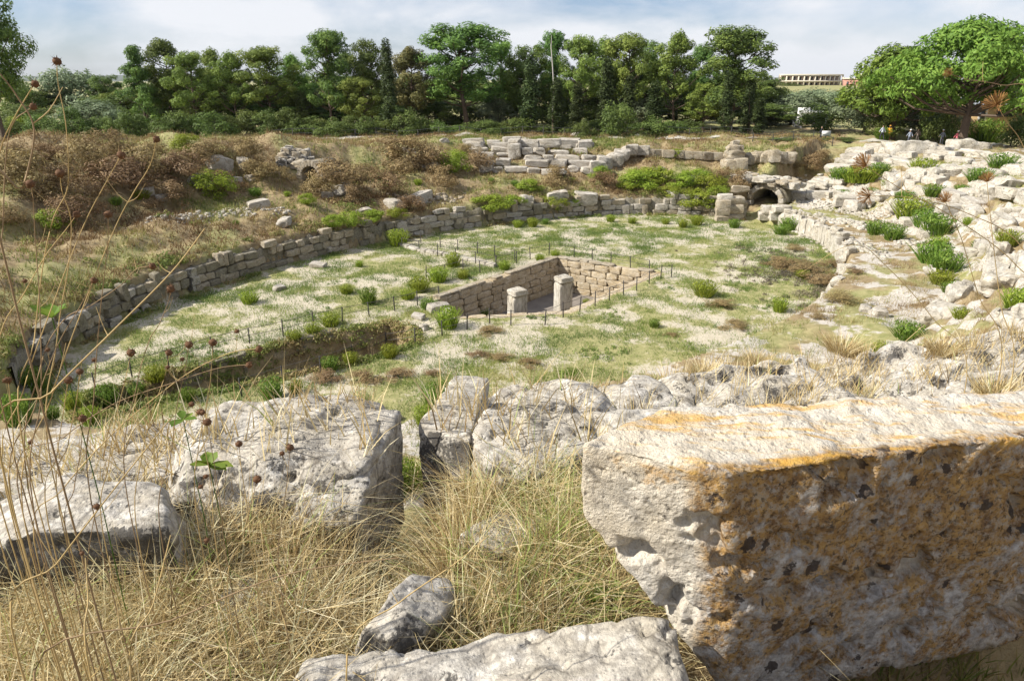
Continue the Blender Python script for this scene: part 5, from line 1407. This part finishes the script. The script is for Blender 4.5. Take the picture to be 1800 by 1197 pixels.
# broad green leaves by the boulders
def leaf_plant(px, py, t, s_, n, label):
    p = at(px, py, 1.0) + Vector((0, 0, .06)) if py > 830 else dep(px, py, t)
    r = np.random.RandomState(int(px)); parts = []
    for k in range(n):
        a = k * 2.4 + r.uniform(-.3, .3); el = r.uniform(.2, 1.0); L = s_ * r.uniform(.7, 1.2); d_ = np.array([math.cos(a) * math.cos(el), math.sin(a) * math.cos(el), math.sin(el)]); sd_ = unit(np.cross(d_, [0, 0, 1.0])[None])[0]
        q_ = [d_ * L * f for f in (0, .3, .65, 1)]; w = [.05 * L, .24 * L, .30 * L, .02 * L]
        V = np.array([q_[i] + sd_ * w[i] * g_ + np.array([0, 0, -.25 * L * (i / 3) ** 2 + abs(g_) * .06 * L]) for i in range(4) for g_ in (-1, 0, 1)])
        F = np.array([(i * 3 + j, i * 3 + j + 1, i * 3 + j + 4, i * 3 + j + 3) for i in range(3) for j in (0, 1)]); parts.append((V, F, np.full(12, r.uniform(.2, .9))))
    V, F, rn = join(parts)
    base = Vector((p.x, p.y, hz(p.x, p.y))); e = tag(E("leafy_plant", base), label, "plant", "broad-leaved green plants in the foreground")
    O("leaves", mesh_np("leaves", V, F, True, {"rnd": rn}), LM['weed'], e, p - base)
    Vt, Ft = tube([(0, 0, -.02), tuple((p - base) * .5 + Vector((.01, 0, 0))), tuple(p - base)], .0016, 5); O("stem", mesh_np("stem", Vt, Ft, True), LM['weed'], e)
for a in [(368, 818, 2.3, .075, 8, "leafy rosette on a stem before the broad boulder"), (92, 560, 1.9, .065, 5, "pair of fresh leaves high among the left stalks"), (112, 850, 1.5, .05, 5, "green leaves before the low left boulder"), (322, 738, 2.3, .06, 4, "single fresh leaf above the broad boulder"), (380, 1105, 1.55, .045, 6, "small green seedling in the lower left straw"),
          (420, 1165, 1.45, .045, 6, "pale green seedling at the bottom edge"), (1040, 1075, 1.75, .07, 8, "broad green leaves beside the great block's foot"), (1075, 1060, 1.8, .06, 6, "second clump of leaves beside the great block's foot"), (170, 940, 1.55, .04, 5, "little green sprig in the shade at left"), (1010, 925, 2.1, .05, 5, "green leaf clump in straw left of the great block"),
          (1765, 1130, 1.5, .05, 6, "dark weed under the great block's right end")]: leaf_plant(*a)

# ------------------------------------------------------------------ houses, shed, paths, people, hills
def box(x0, x1, y0, y1, z0, z1):
    V = np.array([(x, y, z) for z in (z0, z1) for y in (y0, y1) for x in (x0, x1)])
    F = np.array([(0, 2, 3, 1), (4, 5, 7, 6), (0, 1, 5, 4), (2, 6, 7, 3), (0, 4, 6, 2), (1, 3, 7, 5)])
    return mesh_np("box", V, F)
PLASTER = plain_mat("pale_pink_plaster", (.56, .44, .37), .9, .2, .3)
REDPL = plain_mat("brick_red_plaster", (.40, .21, .16), .9, .3, .3)
CREAM = plain_mat("cream_plaster", (.62, .56, .45), .9, .2, .4)
OCHRE = plain_mat("ochre_plaster", (.58, .40, .20), .9, .25, .5)
WHITE = plain_mat("white_paint", (.76, .75, .72), .7, .15, 1.0)
DARK = plain_mat("dark_window", (.05, .055, .06), .25, .1, 1.0)
GREYR = plain_mat("grey_roof", (.34, .36, .40), .7, .2, .8)

def hill_house():
    Y = 450.0
    # long terrace house bowed outwards
    d0 = ray(1425, 152); x0 = d0[0] / d0[1] * Y
    g_ = hz(x0, Y)
    e = tag(E("hilltop_house", (x0, Y, g_)), "long bowed house with terraces and pink cornice on the far hilltop", "house")
    zt = CAM_Z + ray(1425, 131)[2] / ray(1425, 131)[1] * Y - g_
    z0 = zt - 7.0
    def bow(s): return (s * 19.0, -5.5 * (1 - s * s))
    def slab(i0, i1, z_0, z_1, nm, mt):
        S = np.linspace(-1, 1, 25); V = []
        for s in S:
            x, y = bow(s)
            for o, z in ((i0, z_0), (i0, z_1), (i1, z_1), (i1, z_0)): V.append((x * (1 - o * .012), y + o, z))
        F = [(4 * i + k, 4 * i + (k + 1) % 4, 4 * (i + 1) + (k + 1) % 4, 4 * (i + 1) + k) for i in range(24) for k in range(4)] 
        F = np.array(F + [(0, 3, 2, 1), (96, 97, 98, 99)])
        return O(nm, mesh_np(nm, np.array(V), F), mt, e)
    slab(2.2, 9, z0 - 3, zt - .9, "wall", PLASTER)
    slab(-.3, 9.2, zt - .8, zt, "cornice", CREAM); slab(-.2, 2.3, z0 + 2.6, z0 + 3.5, "terrace", CREAM); slab(-.2, 2.3, z0 - 3, z0 - .3, "plinth", PLASTER)
    for i in range(13):
        x, y = bow(-1 + i / 6.0)
        O("column", box(-.35, .35, -.2, .5, z0 - .3, zt - .75), CREAM, e, (x * .998, y + .1, 0))
    for i in range(12):
        x, y = bow(-1 + (i + .5) / 6.0)
        for zz in (z0 + .2, z0 + 3.7):
            O("window", box(-.9, .9, -.06, .12, zz, zz + 1.9), DARK, e, (x * .97, y + 2.16, 0))
    # square red house beside it
    d0 = ray(1508, 155); Y2 = 430.0; x0 = d0[0] / d0[1] * Y2; g2 = hz(x0, Y2)
    e2 = tag(E("red_house", (x0, Y2, g2), -.35), "square brick-red house with a pale rooftop room on the far hilltop", "house")
    zt = CAM_Z + ray(1508, 138)[2] / ray(1508, 138)[1] * Y2 - g2
    O("wall", box(-8.5, 8.5, -6, 6, zt - 9, zt - .5), REDPL, e2); O("cornice", box(-8.9, 8.9, -6.4, 6.4, zt - .5, zt + .1), CREAM, e2)
    O("rooftop_room", box(-1.5, 5.0, -3, 3, zt + .1, zt + 2.4), CREAM, e2); O("parapet", box(-8.9, -8.4, -6.4, 6.4, zt + .1, zt + .6), CREAM, e2)
    for i in range(5):
        O("window", box(-.55, .55, -6.08, -5.9, zt - 4.4, zt - 1.8), DARK, e2, (-6.4 + i * 3.2, 0, 0))
        O("window", box(-.55, .55, -6.08, -5.9, zt - 8.2, zt - 5.8), DARK, e2, (-6.4 + i * 3.2, 0, 0))
    for i in range(3):
        O("window", box(-8.58, -8.4, -.55, .55, zt - 4.4, zt - 1.8), DARK, e2, (0, -3.6 + i * 3.6, 0))
hill_house()
for i, (px, yt, w) in enumerate([(1388, 146, 30), (1402, 150, 34), (1420, 152, 40), (1440, 154, 36), (1465, 153, 40), (1490, 157, 34), (1510, 156, 34), (1530, 152, 40), (1375, 146, 30)]):
    plant_tree("hill_shrub", px, yt, w, 405 + 5 * (i % 3), 'bush%d' % (i % 4), "%s round shrub from the left below the hilltop houses" % ordn(i), "shrub", "shrubs below the hilltop houses", "foliage", sink=.5)

for i in range(20):
    random.seed(1300 + i)
    px = 1350 + i * 10 + random.uniform(-6, 6)
    plant_tree("hillside_tree", px, random.uniform(158, 176), random.uniform(40, 70), random.uniform(170, 330), random.choice(['olive0', 'olive1', 'olive3', 'olive2']), "%s tree from the left on the wooded slope below the hilltop houses" % ordn(i), "tree", "trees on the wooded slope", sink=.4)
random.seed(5)
# white shed
p = put(1424, 235, 112.0)
sh = tag(E("white_shed", p, .1), "small white shed with a flat pale roof between olives", "shed")
O("wall", box(-1.6, 2.6, 0, 3, -.5, 2.1), GREYR, sh); O("roof", box(-2.0, 3.0, -.5, 3.4, 2.1, 2.32), WHITE, sh)
O("front_panel", box(-2.6, -.2, -.35, -.15, .2, 2.9), WHITE, sh); O("window", box(.4, 2.0, -.06, .05, .8, 1.7), DARK, sh)
# ochre house behind the umbrella pine
Y = 99.0; d0 = ray(1735, 214); x0 = d0[0] / d0[1] * Y; g_ = hz(x0, Y)
zt = CAM_Z + ray(1735, 184)[2] / ray(1735, 184)[1] * Y - g_; zb = CAM_Z + ray(1735, 218)[2] / ray(1735, 218)[1] * Y - g_
oh = tag(E("ochre_house", (x0, Y, g_)), "low ochre house with a grey roof and open bay under the umbrella pine", "house")
O("wall", box(-6.5, 5, 0, 5, min(0, zb) - .5, zt), OCHRE, oh)
rf = mesh_np("roof", np.array([(-3.2, -.5, zt), (5.4, -.5, zt), (5.4, 5.4, zt), (-3.2, 5.4, zt), (-2.4, 2.4, zt + 1.0), (4.6, 2.4, zt + 1.0)]), [np.array([(0, 1, 5, 4), (2, 3, 4, 5)]), np.array([(1, 2, 5), (3, 0, 4)])])
O("roof", rf, GREYR, oh)
O("awning", box(-7.0, -4.2, -.8, .1, zt - .25, zt - .1), WHITE, oh)
for a, b, z_0, z_1, nm, mt in ((-1.4, -.2, zb + .4, zt - .5, "door", WHITE), (1.0, 3.4, zb + .9, zt - .5, "window", DARK), (-6.0, -4.4, zb + .8, zt - .5, "window", DARK), (-1.1, -.5, zb + .6, zt - .8, "door_opening", DARK)):
    O(nm, box(a, b, -.08 if nm != "door_opening" else -.12, .04, z_0, z_1), mt, oh)
# path ribbons on the level ground
PATH = plain_mat("pale_gravel", (.46, .43, .37), .95, .3, 1.0)
def ribbon(label, pts, w):
    V = []; P = smooth([Vector((x, y, 0)) for x, y in pts], 10)
    for i, q_ in enumerate(P):
        t = (P[min(i + 1, len(P) - 1)] - P[max(i - 1, 0)]).normalized(); o = Vector((-t.y, t.x, 0))
        for s_ in (-.5, 0, .5): a = q_ + o * w * s_; V.append((a.x, a.y, hz(a.x, a.y) + .06))
    F = [(3 * i + k, 3 * i + k + 1, 3 * i + k + 4, 3 * i + k + 3) for i in range(len(P) - 1) for k in (0, 1)]
    return tag(O("path", mesh_np("path", np.array(V), np.array(F), True), PATH), label, None, None, "structure")
ribbon("pale footpath along the grove's front", [(-26, 89), (-12, 88.5), (4, 87.5), (20, 87), (34, 86)], 1.6)
ribbon("pale paved path above the gate passage", [(30, 84), (37, 84.5), (42, 84), (48, 86), (60, 88)], 2.4)
# park railing along the grove
RAIL = plain_mat("dark_railing", (.05, .055, .05), .6, .2, 3)
def railing(label, x0, x1, Y, n):
    e = tag(E("park_railing", (x0, Y, hz(x0, Y))), label, "railing", "railings along the park path")
    z0 = hz(x0, Y); tops = []
    for i in range(n):
        x = x0 + (x1 - x0) * i / (n - 1); z = hz(x, Y) - z0
        O("post", POST, None, e, (x - x0, 0, z), (0, 0, 0), (1.6, 1.6, 1.15)); tops.append((x - x0, 0, z))
    for h in (.4, .92):
        V, F = tube([(a, b, c + h) for a, b, c in tops], .03, 4); O("rail", mesh_np("rail", V, F), RAIL, e)
railing("dark railing along the footpath before the grove", -30, 30, 90.0, 24)
railing("dark railing before the dark bush above the gate", 27, 36, 80.5, 5)
# information board
p = put(1450, 250, 85.5); ib = tag(E("information_board", p, .1), "small white information board on a post by the path", "sign")
O("post", box(-.04, .04, -.04, .04, 0, .9), IRON, ib); O("panel", box(-.55, .55, -.05, 0, .75, 1.35), WHITE, ib)

def person(px, py, Y, h, shirt, legs, label, rz=0, stride=.12, arms=(0.15, .1), hat=None, z=None, bag=None):
    pos = put(px, py, Y)
    if z is not None: pos.z = z
    me = bpy.data.meshes.new("body")
    s = h / 1.72
    J = [(0, 0, .95), (0, .0, 1.18), (0, 0, 1.40), (0, 0, 1.50), (0, .01, 1.60), (0, .01, 1.72),
         (-.17, 0, 1.40), (-.23, arms[0], 1.14), (-.22, arms[0] * 2.2, .92), (.17, 0, 1.40), (.23, -arms[1], 1.14), (.24, -arms[1] * 2.2, .90),
         (-.09, 0, .90), (-.10, stride, .50), (-.10, stride * .7, .08), (-.10, stride * .7 + .15, .04), (.09, 0, .90), (.10, -stride, .50), (.10, -stride * 1.8, .08), (.10, -stride * 1.8 + .15, .04)]
    E_ = [(0, 1), (1, 2), (2, 3), (3, 4), (4, 5), (2, 6), (6, 7), (7, 8), (2, 9), (9, 10), (10, 11), (0, 12), (12, 13), (13, 14), (14, 15), (0, 16), (16, 17), (17, 18), (18, 19)]
    rad = [.15, .14, .15, .06, .10, .07, .07, .05, .04, .07, .05, .04, .10, .07, .05, .04, .10, .07, .05, .04]
    me.from_pydata([(a * s, b * s, c * s) for a, b, c in J], E_, [])
    o = bpy.data.objects.new("person", me); COL.objects.link(o)
    sk = o.modifiers.new("skin", 'SKIN')
    for i, v in enumerate(me.skin_vertices[0].data): v.radius = (rad[i] * s, rad[i] * s * .85)
    me.skin_vertices[0].data[0].use_root = True
    o.modifiers.new("sub", 'SUBSURF').levels = 1; o.modifiers["sub"].render_levels = 1
    dg = bpy.context.evaluated_depsgraph_get()
    m2 = bpy.data.meshes.new_from_object(o.evaluated_get(dg))
    bpy.data.objects.remove(o)
    for k, c in enumerate((shirt, legs, (.42, .27, .19), (.05, .035, .025))):
        m2.materials.append(plain_mat("cloth_%d_%d" % (int(px), k), c, .85, .2, 6))
    for f in m2.polygons:
        z_ = f.center.z / s; x_ = abs(f.center.x) / s
        f.material_index = 1 if z_ < .93 and x_ < .2 else (0 if z_ < 1.46 else (3 if z_ > 1.66 or f.center.y < -.02 else 2))
        if x_ > .2 and z_ < 1.0: f.material_index = 2
        f.use_smooth = True
    e = tag(E("person", pos, rz), label, "person", "walkers on the rim path")
    O("body", m2, None, e)
    if hat: 
        V, F = boxgrid((2, 2, 2), .66); V = unit(V) * [.12, .13, .08] * s; O("hat", mesh_np("hat", V, F, True), plain_mat("hat_%d" % int(px), hat, .8, .1, 5), e, (0, 0, 1.72 * s))
    if bag:
        V, F = boxgrid((.3, .18, .4), .1); O("backpack", mesh_np("backpack", V * s, F, True), plain_mat("bag_%d" % int(px), bag, .8, .1, 5), e, (0, .2 * s, 1.2 * s))
person(1548, 252, 86, 1.75, (.55, .60, .66), (.04, .04, .05), "person in a white shirt and dark trousers on the rim, leftmost of the walkers", .5, .14, bag=(.03, .03, .04))
person(1560, 252, 87, 1.72, (.75, .36, .03), (.38, .10, .04), "person in an orange top and red trousers beside the first walker", -.4, .1, (.3, .05), hat=(.6, .3, .05))
person(1598, 247, 84, 1.7, (.30, .34, .42), (.10, .11, .14), "person in grey-blue clothes standing alone on the rim", .2, .04, hat=(.7, .7, .7))
person(1612, 247, 85, 1.6, (.25, .20, .17), (.12, .10, .09), "person in brown clothes just right of the grey-blue one", .2, .06)
person(1657, 240, 82, 1.7, (.20, .22, .26), (.1, .1, .12), "person in dark clothes half hidden behind a rim shrub", .2, .05, hat=(.5, .5, .5))
person(1683, 242, 80, 1.65, (.70, .17, .22), (.15, .12, .12), "person in a pink-red top with a pale hat behind the rocks", .2, .05, hat=(.75, .70, .66))
person(1441, 252, 86, 1.72, (.03, .035, .045), (.03, .03, .04), "person in black beside the information board", 1.2, .05)

# blue hills on the left horizon
n = 60; a = np.radians(np.linspace(-70, -14, n)); D0, D1, D2 = 5200.0, 6400.0, 8000.0
hh = 80 + 60 * np.sin(a * 3 + 1.0) + 35 * fbm2(a * 8, a * 0, 1.0, 3, 70) - 55 * sst(-.55, -.25, a)
hh = np.maximum(hh, 12)
V = np.concatenate([np.stack([np.sin(a) * d_, np.cos(a) * d_, z_], 1) for d_, z_ in ((D0, 0 * a - 20), (D1, hh * .8), (D2, hh), (D2 + 1500, 0 * a - 20))])
F = np.array([(k * n + i, k * n + i + 1, (k + 1) * n + i + 1, (k + 1) * n + i) for k in range(3) for i in range(n - 1)])
tag(O("hills", mesh_np("hills", V, F[:, ::-1], True), plain_mat("wooded_hill", (.07, .085, .055), .95, .4, .004)), "low blue hills on the left horizon", None, None, "structure")
# the air between: one closed box of thin haze round everything
HZ = 10500.0
V = np.array([(x, y, z) for z in (-30, 210) for y in (-HZ, HZ) for x in (-HZ, HZ)])
hm = bpy.data.materials.new("haze"); hm.use_nodes = True; nt = hm.node_tree; nt.nodes.remove(nt.nodes["Principled BSDF"])
pv = nt.nodes.new("ShaderNodeVolumePrincipled"); pv.inputs['Color'].default_value = (.86, .92, 1, 1); pv.inputs['Density'].default_value = .00004; pv.inputs['Anisotropy'].default_value = .2
nt.links.new(pv.outputs[0], [q_ for q_ in nt.nodes if q_.type == 'OUTPUT_MATERIAL'][0].inputs['Volume'])
haze = O("haze", mesh_np("haze", V, np.array([(0, 2, 3, 1), (4, 5, 7, 6), (0, 1, 5, 4), (2, 6, 7, 3), (0, 4, 6, 2), (1, 3, 7, 5)])), hm)
tag(haze, "thin bluish haze in the air", None, None, "stuff")
